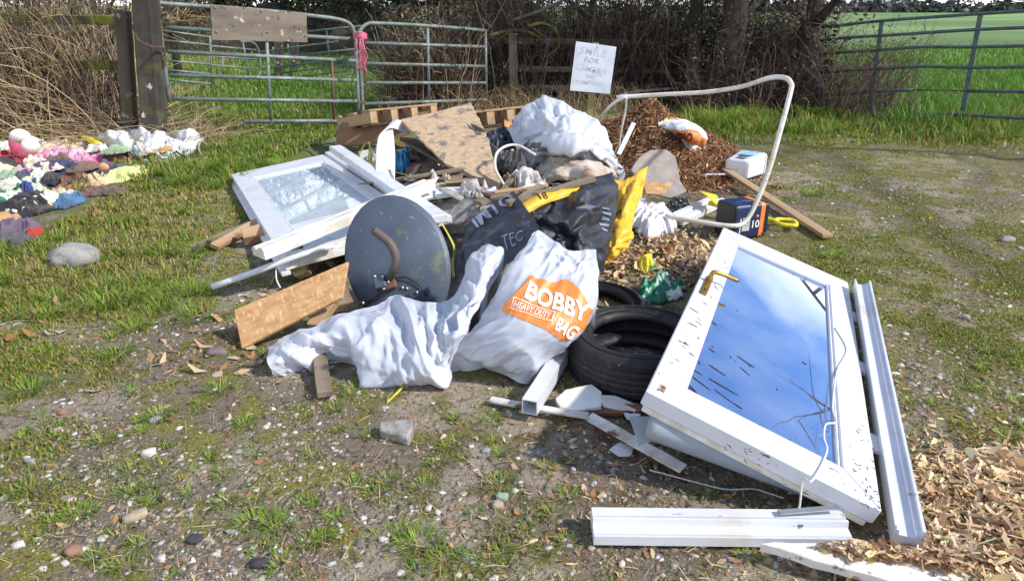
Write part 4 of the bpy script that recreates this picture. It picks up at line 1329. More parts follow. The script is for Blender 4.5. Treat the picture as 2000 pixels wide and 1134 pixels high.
lbox('latch_wear', .028, .05, .035, .075, .0003, .0016, mat('rust_mark', C(120, 84, 62), C(200, 190, 176), 60, (.45, .55), rough=.8), door, MD, 0)
# the frame jamb still beside it
jam = [(y * .84, z * 1.25) for y, z in [(-.045, 0), (.045, 0), (.045, .05), (.036, .05), (.036, .038), (.022, .038), (.02, .028), (-.028, .028), (-.03, .04), (-.038, .04), (-.038, .05), (-.045, .05)]]
ja, jb = P(1684, 552, .06), P(1776, 1042, .07)
jd = (jb - ja) / np.linalg.norm(jb - ja)
jo = thing('door_jamb', ja * [1, 1, 0], 'long white grooved door jamb lying parallel to the glazed door', 'frame')
beam('profile', ja - [0, 0, .045], jb - [0, 0, .045], .09, .05, upvc, jo, prof=jam, bev=0)
# roller blind under the door
blind = mat('blind_fabric', C(150, 160, 168), C(134, 146, 156), 4, rough=.6, bump=.1, bscale=200)
rb = thing('roller_blind', P(1400, 870, 0), 'rolled grey blind tucked under the raised edge of the door', 'blind')
ra_, rb_ = np.array(MD @ Vector((.05, .03, -.12))), np.array(MD @ Vector((.66, .10, -.10)))
ra_[2] = max(ra_[2], .075); rb_[2] = max(.05, min(rb_[2], .06))
t_ = np.linspace(0, 1, 24)[:, None]
ln = ra_ * (1 - t_) + rb_ * t_
tube('roll', ln, .046, blind, rb, 20, 1, False)
slab('loose_flap', [ra_ + [-.05, .06, -.02], ra_ + [.03, .03, .02], ra_ + [.02, -.02, -.05], ra_ + [-.03, -.03, -.06]], .003, blind, rb, bev=0)
# beaded chains
bead_m = mat('white_bead', C(232, 230, 224), rough=.4)
def beads(name, pts, r, label, cord=.0016, gap=2.4):
    p = catmull(pts, 12)
    seg = np.concatenate([[0], np.cumsum(np.linalg.norm(np.diff(p, axis=0), axis=1))])
    t = thing(name, p[0] * [1, 1, 0], label, 'chain')
    v, f = tube_geo(p, cord, 5)
    mk('cord', v, f, bead_m, t, smooth=True)
    k = int(seg[-1] / (r * gap))
    v0, f0 = ICO1
    c = np.stack([np.interp((np.arange(k) + .5) / k * seg[-1], seg, p[:, a]) for a in range(3)], 1)
    o = mk('beads', (c[:, None] + v0[None] * r).reshape(-1, 3), (np.arange(k)[:, None, None] * len(v0) + f0[None]).reshape(-1, 3), bead_m, t, smooth=True)
    o['kind'] = 'stuff'
    return t
beads('bead_chain', [P(1268, 917, .012), P(1310, 928, .012), P(1370, 944, .012), P(1420, 955, .012), P(1470, 954, .012), P(1500, 962, .014), P(1530, 972, .02)], .0032, 'white beaded blind chain trailing over gravel beside the roll')
def on_door(px, py, z=.004):
    d = ray(px, py); nn_ = nd / np.linalg.norm(nd)
    X = _E + d * (((C3 - _E) @ nn_) / (d @ nn_))
    return X + nn_ * z
pts = [on_door(1630, 641), on_door(1648, 670), on_door(1652, 690), on_door(1635, 722), on_door(1628, 760), on_door(1625, 800), on_door(1632, 825), on_door(1612, 830), on_door(1608, 855), on_door(1614, 880), on_door(1600, 915), on_door(1580, 945, .01)]
pts += [np.array(MD @ Vector((.50, -.012, -.02))), P(1562, 985, .06), P(1556, 1002, .05)]
tag(tube('blind_cord', pts, .0032, bead_m, None, 6, 6), 'thin white cord draped across the door and over its edge', 'cord')
# mud splashed over the door
mudm = mat('mud_splash', C(74, 62, 52), C(52, 44, 38), 60, rough=.9, bump=.5, bscale=200)
mr = np.random.default_rng(6)
def splash(px0, py0, px1, py1, w, depth):
    nn_ = nd / np.linalg.norm(nd)
    def q(px, py):
        d = ray(px, py)
        o = C3 + nn_ * depth
        return _E + d * (((o - _E) @ nn_) / (d @ nn_))
    a, b = q(px0, py0), q(px1, py1)
    t = (b - a) / np.linalg.norm(b - a)
    s = np.cross(nn_, t)
    k = 7
    L = np.linalg.norm(b - a)
    pr = [w * .6 * (math.sin(math.pi * min(1, .08 + .95 * i / (k - 1))) ** .6) * mr.uniform(.5, 1.2) * (1 - .6 * i / k) for i in range(k)]
    ctr = [a + t * L * i / (k - 1) for i in range(k)]
    top = [c_ + s * p_ for c_, p_ in zip(ctr, pr)] + [c_ - s * p_ for c_, p_ in zip(ctr[::-1], pr[::-1])]
    n = len(top)
    v = [p_ + nn_ * .0014 for p_ in top] + [p_ for p_ in top]
    mk('mud_splash', v, [tuple(range(n))] + [((i + 1) % n, i, n + i, n + (i + 1) % n) for i in range(n)], mudm, door)
for (x0, y0, x1, y1, w) in [(1346, 600, 1366, 612, .006), (1345, 630, 1364, 640, .008), (1325, 665, 1344, 674, .004), (1335, 668, 1347, 676, .005), (1358, 626, 1372, 636, .003), (1285, 728, 1289, 731, .003), (1345, 688, 1358, 697, .005), (1363, 657, 1365, 663, .003)]:
    splash(x0, y0, x1, y1, w, .0006)
for (x0, y0, x1, y1, w) in [(1384, 622, 1400, 636, .003), (1385, 680, 1396, 688, .006), (1390, 675, 1393, 679, .003), (1440, 695, 1474, 718, .004), (1385, 712, 1418, 734, .006), (1352, 735, 1388, 762, .005), (1384, 738, 1442, 772, .005), (1345, 755, 1376, 780, .004), (1355, 722, 1372, 732, .005), (1340, 745, 1360, 765, .003),
                            (1434, 788, 1450, 798, .006), (1395, 760, 1436, 790, .002), (1445, 716, 1465, 734, .002), (1480, 828, 1500, 842, .004), (1425, 695, 1429, 699, .003), (1566, 706, 1576, 712, .004), (1438, 605, 1441, 607, .004), (1516, 758, 1519, 762, .003), (1398, 812, 1402, 816, .004), (1360, 700, 1368, 712, .003)]:
    splash(x0, y0, x1, y1, w, -.0195)
for k_ in range(70):
    u_ = mr.random()
    if k_ < 40: x0, y0 = 1655 + 50 * mr.random() + 14 * u_, 800 + 200 * u_ ** .6
    elif k_ < 56: x0, y0 = 1400 + 190 * u_, 862 + 95 * u_ + mr.uniform(-18, 10)
    else: x0, y0 = 1290 + 130 * u_, 740 - 240 * u_ + mr.uniform(-8, 20)
    splash(x0, y0, x0 + mr.uniform(2, 9), y0 + mr.uniform(-2, 8), mr.uniform(.001, .003), .0006)
# rail at the foot of the door
rl = [(-.048, 0), (.048, 0), (.048, .052), (.014, .052), (.012, .043), (.006, .043), (.004, .055), (-.004, .055), (-.008, .034), (-.034, .030), (-.036, .024), (-.040, .024), (-.042, .032), (-.048, .032)]
bo = thing('upvc_rail', P(1400, 1050, 0), 'short white grooved rail lying flat on gravel below the door', 'frame')
beam('profile', P(1156, 1040, .012), P(1650, 1046, .012), .09, .05, upvc_muddy, bo, prof=rl, bev=.0008)
# a strip of metal bridging to it
tag(beam('metal_strip', P(1520, 1000, .075), P(1640, 990, .085), .022, .004, mat('grey_metal', C(170, 174, 178), C(140, 144, 148), 8, rough=.4, metal=.5)), 'thin grey metal strip poking out under the door corner', 'metal strip')
# chipped white board bottom right
chipped = mat('chipped_paint', C(236, 234, 228), C(222, 218, 208), 6, rough=.5, dirt=(C(120, 92, 66), 9, .60, .64), dirt2=(C(90, 72, 54), 30, .66, .70), bump=.25, bscale=30)
tag(slab('painted_board', [P(1485, 1062, .06), P(1640, 1058, .06), P(2120, 1105, .055), P(2140, 1190, .055), P(1735, 1132, .06)], .028, chipped, jag=.003, seg=.04), 'white painted board with chipped edge half covered in wood chips', 'board')
bx_ = lf.uniform(0, 1, 900); by__ = lf.uniform(0, 1, 900)
q00, q10, q01, q11 = P(1580, 1068, .062), P(2050, 1095, .062), P(1750, 1112, .062), P(2060, 1150, .062)
pos = (q00 * ((1 - bx_) * (1 - by__))[:, None] + q10 * (bx_ * (1 - by__))[:, None] + q01 * ((1 - bx_) * by__)[:, None] + q11 * (bx_ * by__)[:, None])
kk = fbm2(pos[:, 0], pos[:, 1], 7, 3, 1.) + .35 * (1 - by__) > .58
pos = pos[kk]; pos[:, 2] += lf.random(len(pos)) * .025
v, f, c = flakes_geo(pos, lf.uniform(.015, .045, len(pos)), pick(CHIP + LEAF[:3], len(pos), lf), .34, .6, .4, .3, lf)
tag(mk('board_chips', v, f, MATS['dead_leaf'], cols=c), 'wood chips heaped on the chipped white board', 'wood chips', kind='stuff')

# ---------------------------------------------------------------- tyres
rubber = mat('tyre_rubber', C(44, 43, 45), C(34, 33, 35), 12, (.4, .6), rough=.6, dirt=(C(112, 100, 86), 14, .60, .78), dirt2=(C(150, 140, 126), 60, .68, .74), bump=.12, bscale=120, spec=.4)
def tyre(cx, cy, R, w, rin, label, tilt=0.0, sink=0.0, tread=True, ns=180):
    prof = []
    # (radius, z) from the inner bead underneath, over the tread, to the inner bead on top
    sw = w / 2
    side = [(rin, -.30), (rin + .006, -.42), (rin + .02, -.47), (rin + .05, -.52), (R * .80, -.53), (R * .90, -.50), (R * .955, -.44)]
    for r, z in side: prof.append((r, z * w))
    tz = np.linspace(-.40, .40, 25)
    for z in tz: prof.append((R * (1 - .10 * abs(z) ** 2.2), z * w))
    for r, z in side[::-1]: prof.append((r, -z * w))
    for r, z in ((rin + .012, .24), (rin + .05, .15), (R - .035, .30), (R - .022, .1), (R - .022, -.1), (R - .035, -.30), (rin + .05, -.15), (rin + .012, -.24)): prof.append((r, z * w))
    k = len(prof)
    a = np.linspace(0, 2 * math.pi, ns, endpoint=False)
    pr = np.array(prof)
    rr = np.repeat(pr[None, :, 0], ns, 0)
    zz = np.repeat(pr[None, :, 1], ns, 0)
    if tread:
        j0 = len(side)
        for jj in range(25):
            g = 0.0
            if jj in (5, 10, 14, 19): rr[:, j0 + jj] -= .007
            elif jj < 4 or jj > 20: rr[:, j0 + jj] -= np.where((np.arange(ns) + jj // 2) % 4 == 0, .006, 0)
            elif 6 <= jj <= 9 or 15 <= jj <= 18: rr[:, j0 + jj] -= np.where((np.arange(ns) + jj) % 6 == 0, .0045, 0)
        for s in (4, 5): zz[:, s] -= 0; 
    # raised rings of lettering on the side wall
    X = np.stack([rr * np.cos(a)[:, None], rr * np.sin(a)[:, None], zz + w / 2 * 1.06 - sink], -1)
    M = Matrix.Translation((cx, cy, 0)) @ Matrix.Rotation(tilt, 4, 'X')
    i = np.arange(ns * k).reshape(ns, k)
    f = np.stack([i, np.roll(i, -1, 1), np.roll(np.roll(i, -1, 0), -1, 1), np.roll(i, -1, 0)], -1).reshape(-1, 4)
    t = thing('tyre', (cx, cy, 0), label, 'tyre')
    o = mk('casing', X.reshape(-1, 3), f, rubber, t, M)
    for q in (R * .70, R * .86):
        c = np.stack([np.cos(a) * q, np.sin(a) * q, 0 * a + w * 1.06 - sink - .001], 1)
        v, ff = tube_geo(np.vstack([c, c[:2]]), .0022, 5, False)
        mk('side_ring', v, ff, rubber, t, M, smooth=True)
    return t
tyre(.515, 2.53, .285, .175, .185, 'black car tyre lying flat under the edge of the door')
tyre(.40, 3.12, .27, .15, .17, 'worn tyre half buried in leaves behind the flat tyre', .05, .095, True, 140)

# ---------------------------------------------------------------- loose pieces round the tyre
sq = thing('square_tube', P(1040, 800, 0), 'white square plastic tube with its open end towards the gravel', 'tube')
beam('tube_wall', P(1034, 795, .055), P(1150, 610, .06), .058, .058, upvc, sq, hollow=.004)
tag(slab('china_shard', [P(1085, 775, .05), P(1105, 758, .055), P(1155, 750, .055), P(1175, 765, .05), P(1175, 792, .045), P(1130, 798, .04), P(1095, 793, .04)], .016, mat('glazed_white', C(236, 236, 234), C(220, 220, 216), 6, rough=.25, dirt=(C(50, 46, 40), 22, .66, .70)), jag=.002, seg=.02),
    'broken white glazed shard in front of the tyre', 'shard')
tag(slab('brick_sliver', [P(1092, 790, .03), P(1160, 785, .035), P(1260, 792, .03), P(1250, 806, .02), P(1150, 808, .02), P(1100, 805, .02)], .02, mat('red_sliver', C(142, 98, 76), C(110, 76, 60), 14, rough=.9, bump=.5), jag=.003, seg=.03), 'reddish brown wood sliver beneath the white shard', 'wood sliver')
tag(slab('plaster_flake', [P(1165, 770, .05), P(1200, 772, .04), P(1255, 792, .03), P(1240, 802, .03), P(1180, 790, .045)], .012, chipped, jag=.003, seg=.02), 'thin white flake wedged against the tyre tread', 'flake')
trimm = mat('peeling_trim', C(220, 218, 212), C(180, 174, 162), 10, rough=.6, dirt=(C(110, 70, 46), 12, .58, .66), bump=.2)
tag(beam('trim_strip', P(957, 780, .015), P(1150, 812, .03), .035, .012, trimm, wob=.0015), 'flat white trim strip running under the square tube', 'strip')
an = thing('rusty_angle', P(1240, 860, 0), 'rusty white angle iron lying beside the rolled blind', 'metal angle')
beam('flange', P(1150, 812, .055), P(1335, 915, .05), .045, .006, trimm, an, roll=.2, wob=.001)
beam('web', P(1158, 824, .022), P(1332, 920, .022), .006, .05, mat('rust', C(120, 76, 50), C(84, 54, 40), 16, rough=.9, bump=.5), an, roll=.1, wob=.0015)
tag(slab('plastic_scrap', [P(1190, 878, .02), P(1212, 862, .025), P(1240, 872, .02), P(1232, 888, .012), P(1210, 890, .015)], .003, upvc, jag=.003, seg=.012, bev=0), 'small torn white plastic scrap on the gravel', 'scrap')
tag(slab('plastic_scrap', [P(1218, 806, .025), P(1252, 808, .03), P(1245, 822, .02), P(1225, 818, .02)], .003, upvc, jag=.003, seg=.012, bev=0), 'white plastic splinter below the tyre and blind', 'scrap')

def invert(G, px):                           # (row, column) of a sheet seen at those photo positions
    pr = to_px(G)
    nu, nv = pr.shape[:2]
    du, dv = np.gradient(pr, axis=0), np.gradient(pr, axis=1)
    out = []
    for q in np.asarray(px, float):
        k = ((pr - q) ** 2).sum(-1).argmin()
        i, j = divmod(k, nv)
        J = np.stack([du[i, j], dv[i, j]], 1)
        try:
            s = np.clip(np.linalg.solve(J, q - pr[i, j]), -1.2, 1.2)
        except np.linalg.LinAlgError:
            s = np.zeros(2)
        out.append((np.clip(i + s[0], 0, nu - 1) / (nu - 1), np.clip(j + s[1], 0, nv - 1) / (nv - 1)))
    return np.array(out)
def print_on(name, sheetname, pts, faces, m, parent, off=.003):
    uv = invert(SBASE[sheetname], pts)
    return mk(name, on_sheet(sheetname, uv[:, 0], uv[:, 1], off), faces, m, parent)
def text_on(name, s, sheetname, quad, m, parent, bold=0.0, off=.004, space=1.0):
    v, f = text_geo(s, bold, 3, space)
    lo, hi = v.min(0), v.max(0)
    a = (v[:, 0] - lo[0]) / (hi[0] - lo[0]); b = (v[:, 1] - lo[1]) / (hi[1] - lo[1])
    TL, TR, BR, BL = [np.array(q, float) for q in quad]
    px = (BL * (1 - a)[:, None] + BR * a[:, None]) * (1 - b)[:, None] + (TL * (1 - a)[:, None] + TR * a[:, None]) * b[:, None]
    return print_on(name, sheetname, px, f, m, parent, off)
def patch_on(name, sheetname, top, bot, m, parent, nx=36, ny=16, off=.0022):
    T, B = catmull(np.array(top, float), 10), catmull(np.array(bot, float), 10)
    def res(p):
        s = np.linspace(0, len(p) - 1, nx)
        return np.stack([np.interp(s, np.arange(len(p)), p[:, a]) for a in (0, 1)], 1)
    T, B = res(T), res(B)
    t = np.linspace(0, 1, ny)[:, None, None]
    g = (T[None] * (1 - t) + B[None] * t).reshape(-1, 2)
    i = np.arange(nx * ny).reshape(ny, nx)
    f = np.stack([i[:-1, :-1], i[1:, :-1], i[1:, 1:], i[:-1, 1:]], -1).reshape(-1, 4)
    return print_on(name, sheetname, g, [tuple(q) for q in f], m, parent, off)

# ---------------------------------------------------------------- the two white rubble bags
whitebag = mat('white_woven_plastic', C(206, 209, 217), C(192, 196, 206), 3, (.4, .7), rough=.42, bump=.22, bscale=22, bdist=.008, dirt=(C(190, 178, 160), 5, .64, .8), dirt2=(C(74, 66, 56), 46, .72, .745), trans=.06)
orange = mat('orange_print', C(240, 146, 72), C(232, 134, 62), 6, rough=.45, bump=.2, bscale=16)
wprint = mat('white_print', C(246, 244, 240), rough=.45)
bb = thing('rubble_bag', P(1030, 720, 0), 'white heavy duty rubble bag with an orange printed panel', 'bag')
rows = [[(1022, 498, .42), (1050, 450, .50), (1084, 474, .47), (1112, 491, .45), (1140, 488, .46), (1164, 487, .46)],
        [(990, 545, .33), (1030, 512, .42), (1072, 518, .41), (1110, 526, .40), (1142, 526, .40), (1169, 532, .37)],
        [(955, 600, .25), (1005, 575, .34), (1055, 578, .34), (1102, 585, .33), (1142, 588, .32), (1166, 585, .28)],
        [(915, 650, .17), (975, 638, .24), (1035, 640, .26), (1090, 645, .25), (1125, 648, .22), (1148, 638, .16)],
        [(884, 690, .08), (945, 685, .14), (1008, 692, .15), (1058, 695, .14), (1094, 690, .11), (1118, 682, .06)],
        [(889, 700, .02), (930, 708, .02), (985, 730, .015), (1016, 744, .015), (1062, 728, .015), (1098, 706, .02)]]
sheet('sack', rows, whitebag, bb, 20, .030, 5.5, skirt=.0, seed=2.0, fold=.9, spread=.4, calm=(.52, .6, .26, .42))
op_ = patch_on('orange_panel', 'sack', [(1035, 541), (1070, 553), (1108, 552), (1138, 578), (1152, 606)], [(981, 608), (1030, 628), (1068, 645), (1102, 664), (1136, 640)], orange, bb, 44, 22)
text_on('lettering', 'BOBBY', 'sack', [(1034, 553), (1150, 596), (1146, 630), (1024, 586)], wprint, op_, .03, .006, 1.02)
text_on('lettering', 'HEAVY DUTY', 'sack', [(1010, 590), (1078, 612), (1072, 624), (1004, 601)], wprint, op_, .005, .006)
text_on('lettering', 'BAG', 'sack', [(1092, 620), (1132, 640), (1110, 661), (1082, 642)], wprint, op_, .03, .006)
for a, b in (((1008, 586), (1084, 611)), ((1084, 611), (1076, 628)), ((1076, 628), (1000, 603)), ((1000, 603), (1008, 586))):
    t = np.linspace(0, 1, 14)[:, None]
    a, b = np.array(a, float), np.array(b, float)
    nrm = np.array([b[1] - a[1], a[0] - b[0]]); nrm = nrm / np.linalg.norm(nrm) * .55
    l1 = a * (1 - t) + b * t
    print_on('label_border', 'sack', np.vstack([l1 + nrm, l1 - nrm]), [(i, i + 1, 15 + i, 14 + i) for i in range(13)], wprint, op_, .006)

lb_ = thing('plastic_bag', P(700, 720, 0), 'long crumpled white plastic bag sprawled in front of the dish', 'bag')
top = [(527, 682, .05), (560, 648, .10), (620, 632, .13), (680, 612, .15), (740, 592, .17), (790, 580, .19), (840, 592, .2), (876, 584, .2), (905, 538, .27), (930, 490, .36), (958, 479, .40)]
m1 = [(523, 700, .07), (565, 665, .13), (622, 652, .15), (682, 638, .16), (745, 622, .18), (795, 618, .20), (838, 628, .21), (875, 622, .22), (905, 572, .31), (938, 518, .39), (972, 480, .41)]
m2 = [(528, 716, .05), (570, 690, .10), (628, 680, .11), (690, 672, .12), (750, 672, .14), (800, 680, .15), (842, 685, .15), (872, 660, .18), (905, 610, .28), (945, 550, .35), (983, 483, .39)]
m3 = [(532, 727, .02), (590, 714, .03), (648, 704, .04), (700, 714, .04), (742, 735, .05), (800, 735, .07), (850, 728, .07), (870, 695, .13), (898, 645, .22), (940, 580, .30), (984, 508, .36)]
bt_ = [(534, 731, .0), (592, 718, .0), (652, 708, .0), (704, 720, .0), (742, 750, .0), (802, 754, .0), (866, 747, .0), (876, 704, .08), (890, 662, .16), (935, 602, .25), (978, 535, .31)]
sheet('sack_body', [top, m1, m2, m3, bt_], whitebag, lb_, 18, .036, 4.6, skirt=.0, seed=6.0, fold=2.1, spread=.4)

# ---------------------------------------------------------------- satellite dish
dishm = mat('grey_dish', C(88, 99, 113), C(74, 84, 97), 5, (.35, .65), rough=.5, dirt=(C(118, 122, 76), 7, .60, .72), dirt2=(C(150, 154, 156), 40, .62, .75), bump=.08, bscale=160, metal=.2)
dc = D(776, 512, 3.16)
dish = thing('satellite_dish', (dc[0], dc[1], .02), 'grey satellite dish leaning upright with its bracket facing out', 'satellite dish')
dn = Vector((-.10, -.90, .42)).normalized()
dx = Vector((.99, -.05, 0))
Mx = frame(dc, dx, dn) @ Matrix.Rotation(math.radians(17), 4, 'Z')
A_, B_ = .246, .325
nr_, ns_ = 14, 72
vv_, ff_ = [(0, 0, .045)], []
for i in range(1, nr_ + 1):
    r = i / nr_
    for j in range(ns_):
        a = 2 * math.pi * j / ns_
        vv_.append((A_ * r * math.cos(a), B_ * r * math.sin(a), .045 * (1 - r * r)))
for (r, z) in ((1.012, -.004), (1.03, -.003), (1.035, -.010), (1.03, -.018), (1.0, -.014)):
    for j in range(ns_):
        a = 2 * math.pi * j / ns_
        vv_.append((A_ * r * math.cos(a), B_ * r * math.sin(a), z))
ff_ = [(0, 1 + j, 1 + (j + 1) % ns_) for j in range(ns_)]
for i in range(nr_ + 4):
    for j in range(ns_):
        p0, p1 = 1 + i * ns_ + j, 1 + i * ns_ + (j + 1) % ns_
        ff_.append((p0, p0 + ns_, p1 + ns_, p1))
mk('reflector', vv_, ff_, dishm, dish, Mx, smooth=True)
def dl(p): return np.array(Mx @ Vector(p))
armm = mat('brown_tube', C(96, 84, 76), C(82, 80, 78), 8, rough=.6, dirt=(C(150, 84, 54), 14, .58, .68))
mt_ = tube('mount_tube', [dl((-.045, -.075, .075)), dl((.0, -.045, .13)), dl((.028, .0, .15)), (dl((.02, .07, .16))), dl((-.02, .13, .165)), dl((-.035, .15, .167))], .021, armm, dish, 12, 6)
tube('mount_bore', [dl((-.033, .148, .1672)), dl((-.0372, .1532, .1674))], .016, MATS['black_hole'], mt_, 10, 1, False)
rustb = mat('rusty_bracket', C(130, 88, 64), C(84, 66, 56), 20, (.4, .6), rough=.8, bump=.4)
bk_ = lbox('bracket', -.10, -.02, -.125, -.055, .038, .085, rustb, dish, Mx, .006)
lbox('bracket', -.115, -.06, -.11, -.045, .085, .105, dishm, dish, Mx, .005)
lbox('bracket_arm', -.21, .03, -.185, -.17, .02, .05, mat('dark_bracket', C(52, 56, 62), C(40, 42, 46), 12, rough=.5), dish, Mx, .003)
lbox('bracket_foot', -.225, -.19, -.205, -.14, .008, .05, MATS['dark_bracket'], dish, Mx, .004)
tube('brace', [dl((-.2, -.17, .05)), dl((-.09, -.1, .085))], .007, MATS['dark_bracket'], dish, 8, 1, False)
tube('cable', [dl((-.02, -.08, .06)), dl((.03, -.09, .055)), dl((.08, -.14, .045)), (dl((.10, -.2, .035)))], .0045, mat('black_cable', C(30, 32, 38), rough=.5), dish, 7)
for q in [(-.1, -.05, .108), (-.065, -.06, .108), (-.05, -.09, .09), (-.08, -.115, .088), (.0, -.13, .043), (.02, -.14, .041), (.06, -.17, .035), (-.14, -.225, .025), (-.17, -.215, .025), (-.2, -.15, .055)]:
    lump('bolt', dl(q), (.014, .014, .014), mat('zinc', C(210, 212, 214), rough=.35, metal=.6), 2, .08, ICO2, bk_)

# ---------------------------------------------------------------- boards and timber in front of the pile
osb = mat('chipboard', C(206, 164, 112), C(178, 132, 84), 26, (.35, .65), rough=.8, stretch=(.5, 1.4, 1), bump=.25, bscale=50, dirt=(C(226, 192, 146), 40, .54, .66, (1.5, .5, 1)), dirt2=(C(120, 84, 58), 16, .66, .76))
tag(slab('chipboard', [P(466, 612, .10), P(672, 500, .36), P(668, 580, .20), P(472, 680, .01)], .018, osb, bev=.0015), 'tan oriented strand board propped in front of the white window', 'board')
bwood = mat('pale_timber', C(188, 158, 122), C(160, 128, 94), 5, (.35, .65), rough=.8, stretch=(.12, 1, 1), bump=.3, bscale=25, dirt=(C(110, 92, 72), 8, .6, .72))
gwood = mat('grey_timber', C(146, 128, 106), C(108, 94, 78), 5, (.35, .65), rough=.88, stretch=(.12, 1, 1), bump=.45, bscale=25, dirt=(C(66, 58, 48), 9, .58, .7), dirt2=(C(96, 100, 52), 6, .6, .72))
dwood = mat('dark_timber', C(112, 92, 78), C(72, 58, 50), 7, (.35, .65), rough=.92, stretch=(.15, 1, 1), bump=.6, bscale=20, dirt=(C(166, 150, 132), 18, .60, .68))
tag(beam('timber_stake', P(634, 770, .03), P(618, 650, .06), .058, .03, gwood, wob=.002, bev=.003), 'weathered timber stake sticking out below the long white bag', 'timber')
tag(beam('timber_batten', P(418, 482, .03), P(520, 425, .07), .06, .03, bwood, roll=.3), 'pale sawn batten ending in the grass beside the window', 'timber')
tag(beam('timber_batten', P(355, 493, .012), P(505, 432, .06), .045, .03, gwood, roll=.2, wob=.001), 'mossy grey batten lying in grass behind the pale batten', 'timber')
tag(beam('timber_block', P(474, 462, .07), P(560, 446, .09), .09, .07, bwood, roll=.5), 'thick sawn timber block end under the white window', 'timber')
tag(tube('conduit', [P(415, 560, .06), P(500, 530, .13), P(590, 497, .2), P(650, 480, .22)], .016, upvc, None, 10, 2), 'straight white plastic conduit poking out left of the chipboard', 'pipe')
tag(tube('cable_loop', [P(548, 498, .2), P(540, 520, .14), P(540, 545, .08), P(548, 562, .04)], .004, bead_m, None, 6, 4), 'thin white cable loop hanging off the window corner', 'cable')
tag(slab('foam_lump', [P(564, 515, .1), P(590, 512, .12), P(600, 530, .08), P(575, 540, .05)], .05, mat('yellow_foam', C(214, 186, 128), C(186, 150, 98), 22, rough=.95, bump=.7), jag=.004, seg=.02), 'crumbly yellow foam lump on the white conduit', 'foam')
tag(beam('timber_stub', P(612, 640, .06), P(650, 588, .12), .06, .045, bwood, wob=.002), 'split orange timber stub below the chipboard edge', 'timber')
tag(beam('timber_block', P(672, 600, .07), P(655, 560, .14), .09, .06, gwood, wob=.001), 'greyish timber block wedged beside the dish foot', 'timber')
tag(beam('timber_batten', P(975, 570, .2), P(1000, 520, .28), .05, .03, gwood), 'thin brown batten showing between the two white bags', 'timber')

# ---------------------------------------------------------------- the white window unit
E0, E1, E2, E3 = [np.array(q) for q in ((-2.394, 5.821, .069), (-1.606, 6.215, .179), (-.405, 3.788, .28), (-1.193, 3.393, .17))]
MW = frame(E3, E2 - E3, np.cross(E2 - E3, E0 - E3))
win = thing('window_unit', (E3[0], E3[1], 0), 'large white glazed window unit lying on the left of the heap', 'window')
WW, HH = .881, 2.71
for nm, pts in (('stile', [(0, 0), (.14, .30), (.14, 2.36), (0, HH)]), ('stile', [(.80, HH), (.72, 2.36), (.72, .30), (.80, 0)]), ('rail', [(0, HH), (.14, 2.36), (.72, 2.36), (.80, HH)]), ('rail', [(.14, .48), (.14, .66), (.72, .66), (.72, .48)])):
    lpoly(nm, pts, -.06, 0 if nm == 'stile' else -.001, upvc, win, MW, .005)
lbox('bottom_rail', .001, .80, .0, .12, -.06, -.0015, upvc_cream, win, MW)
lbox('panel', .1405, .7195, .10, .479, -.05, -.02, mat('grey_panel', C(206, 208, 218), C(190, 192, 204), 4, rough=.5, dirt=(C(140, 128, 112), 20, .62, .74)), win, MW)
for (a, b, c, d) in ((.14, .155, .66, 2.36), (.705, .72, .66, 2.36), (.155, .705, .66, .675), (.155, .705, 2.345, 2.36)):
    lbox('glazing_bead', a, b, c, d, -.03, -.006, upvc, win, MW, .004)
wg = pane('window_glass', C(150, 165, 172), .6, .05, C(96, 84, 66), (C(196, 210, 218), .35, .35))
lbox('glass', .155, .705, .675, 2.345, -.03, -.018, wg, win, MW, 0)
lbox('jamb', .825, .955, .0, 2.78, -.05, .004, upvc, win, MW, .006)
lbox('sill_lip', -.03, .02, -.01, HH, -.085, -.061, upvc, win, MW, .004)
# loose rail across it
cr = [(-.06, 0), (.06, 0), (.06, .035), (.045, .05), (.02, .052), (.018, .044), (-.01, .044), (-.012, .06), (-.05, .062), (-.06, .05)]
ca, cb = P(505, 492, .26), P(838, 358, .40)
lr = thing('upvc_rail', ca * [1, 1, 0], 'long cream moulded rail laid across the white window', 'frame')
beam('profile', ca - [0, 0, .03], cb - [0, 0, .03], .12, .06, upvc_cream, lr, prof=cr, bev=.001)
tag(beam('upvc_rail', P(655, 290, .32), P(860, 428, .33), .1, .05, upvc, bev=.006), 'flat white upvc strip along the far side of the window', 'frame')
he = thing('upvc_offcut', P(830, 430, 0), 'white hollow upvc offcut end beside the dish rim', 'frame')
beam('tube_wall', P(845, 437, .29), P(760, 392, .33), .085, .06, upvc_cream, he, hollow=.012)

# ---------------------------------------------------------------- the heap behind
mound_m = mat('heap_debris', C(74, 62, 52), C(48, 40, 36), 9, (.35, .65), rough=.95, bump=.9, bscale=30, bdist=.03, dirt=(C(140, 116, 90), 30, .6, .68))
def mound(name, cx, cy, rx, ry, h, m, label, cat, seed=0.0, n=70, pw=1.3, amp=.3):
    X, Y = np.meshgrid(np.linspace(-1.1, 1.1, n), np.linspace(-1.1, 1.1, n), indexing='ij')
    R = np.sqrt(X ** 2 + Y ** 2) * (1 + .25 * (fbm2(X, Y, 2.0, 3, seed) - .5))
    Z = h * np.clip(1 - R ** pw, 0, None) * (1 - amp + 2 * amp * fbm2(X, Y, 4.0, 3, seed + 4)) - .03 * sstep(.8, 1.1, R)
    i = np.arange(n * n).reshape(n, n)
    f = np.stack([i[:-1, :-1], i[1:, :-1], i[1:, 1:], i[:-1, 1:]], -1).reshape(-1, 4)
    pts = np.stack([cx + X * rx, cy + Y * ry, Z], -1)
    o = mk(name, pts.reshape(-1, 3), f, m, smooth=True)
    tag(o, label, cat, kind='stuff')
    return pts, Z
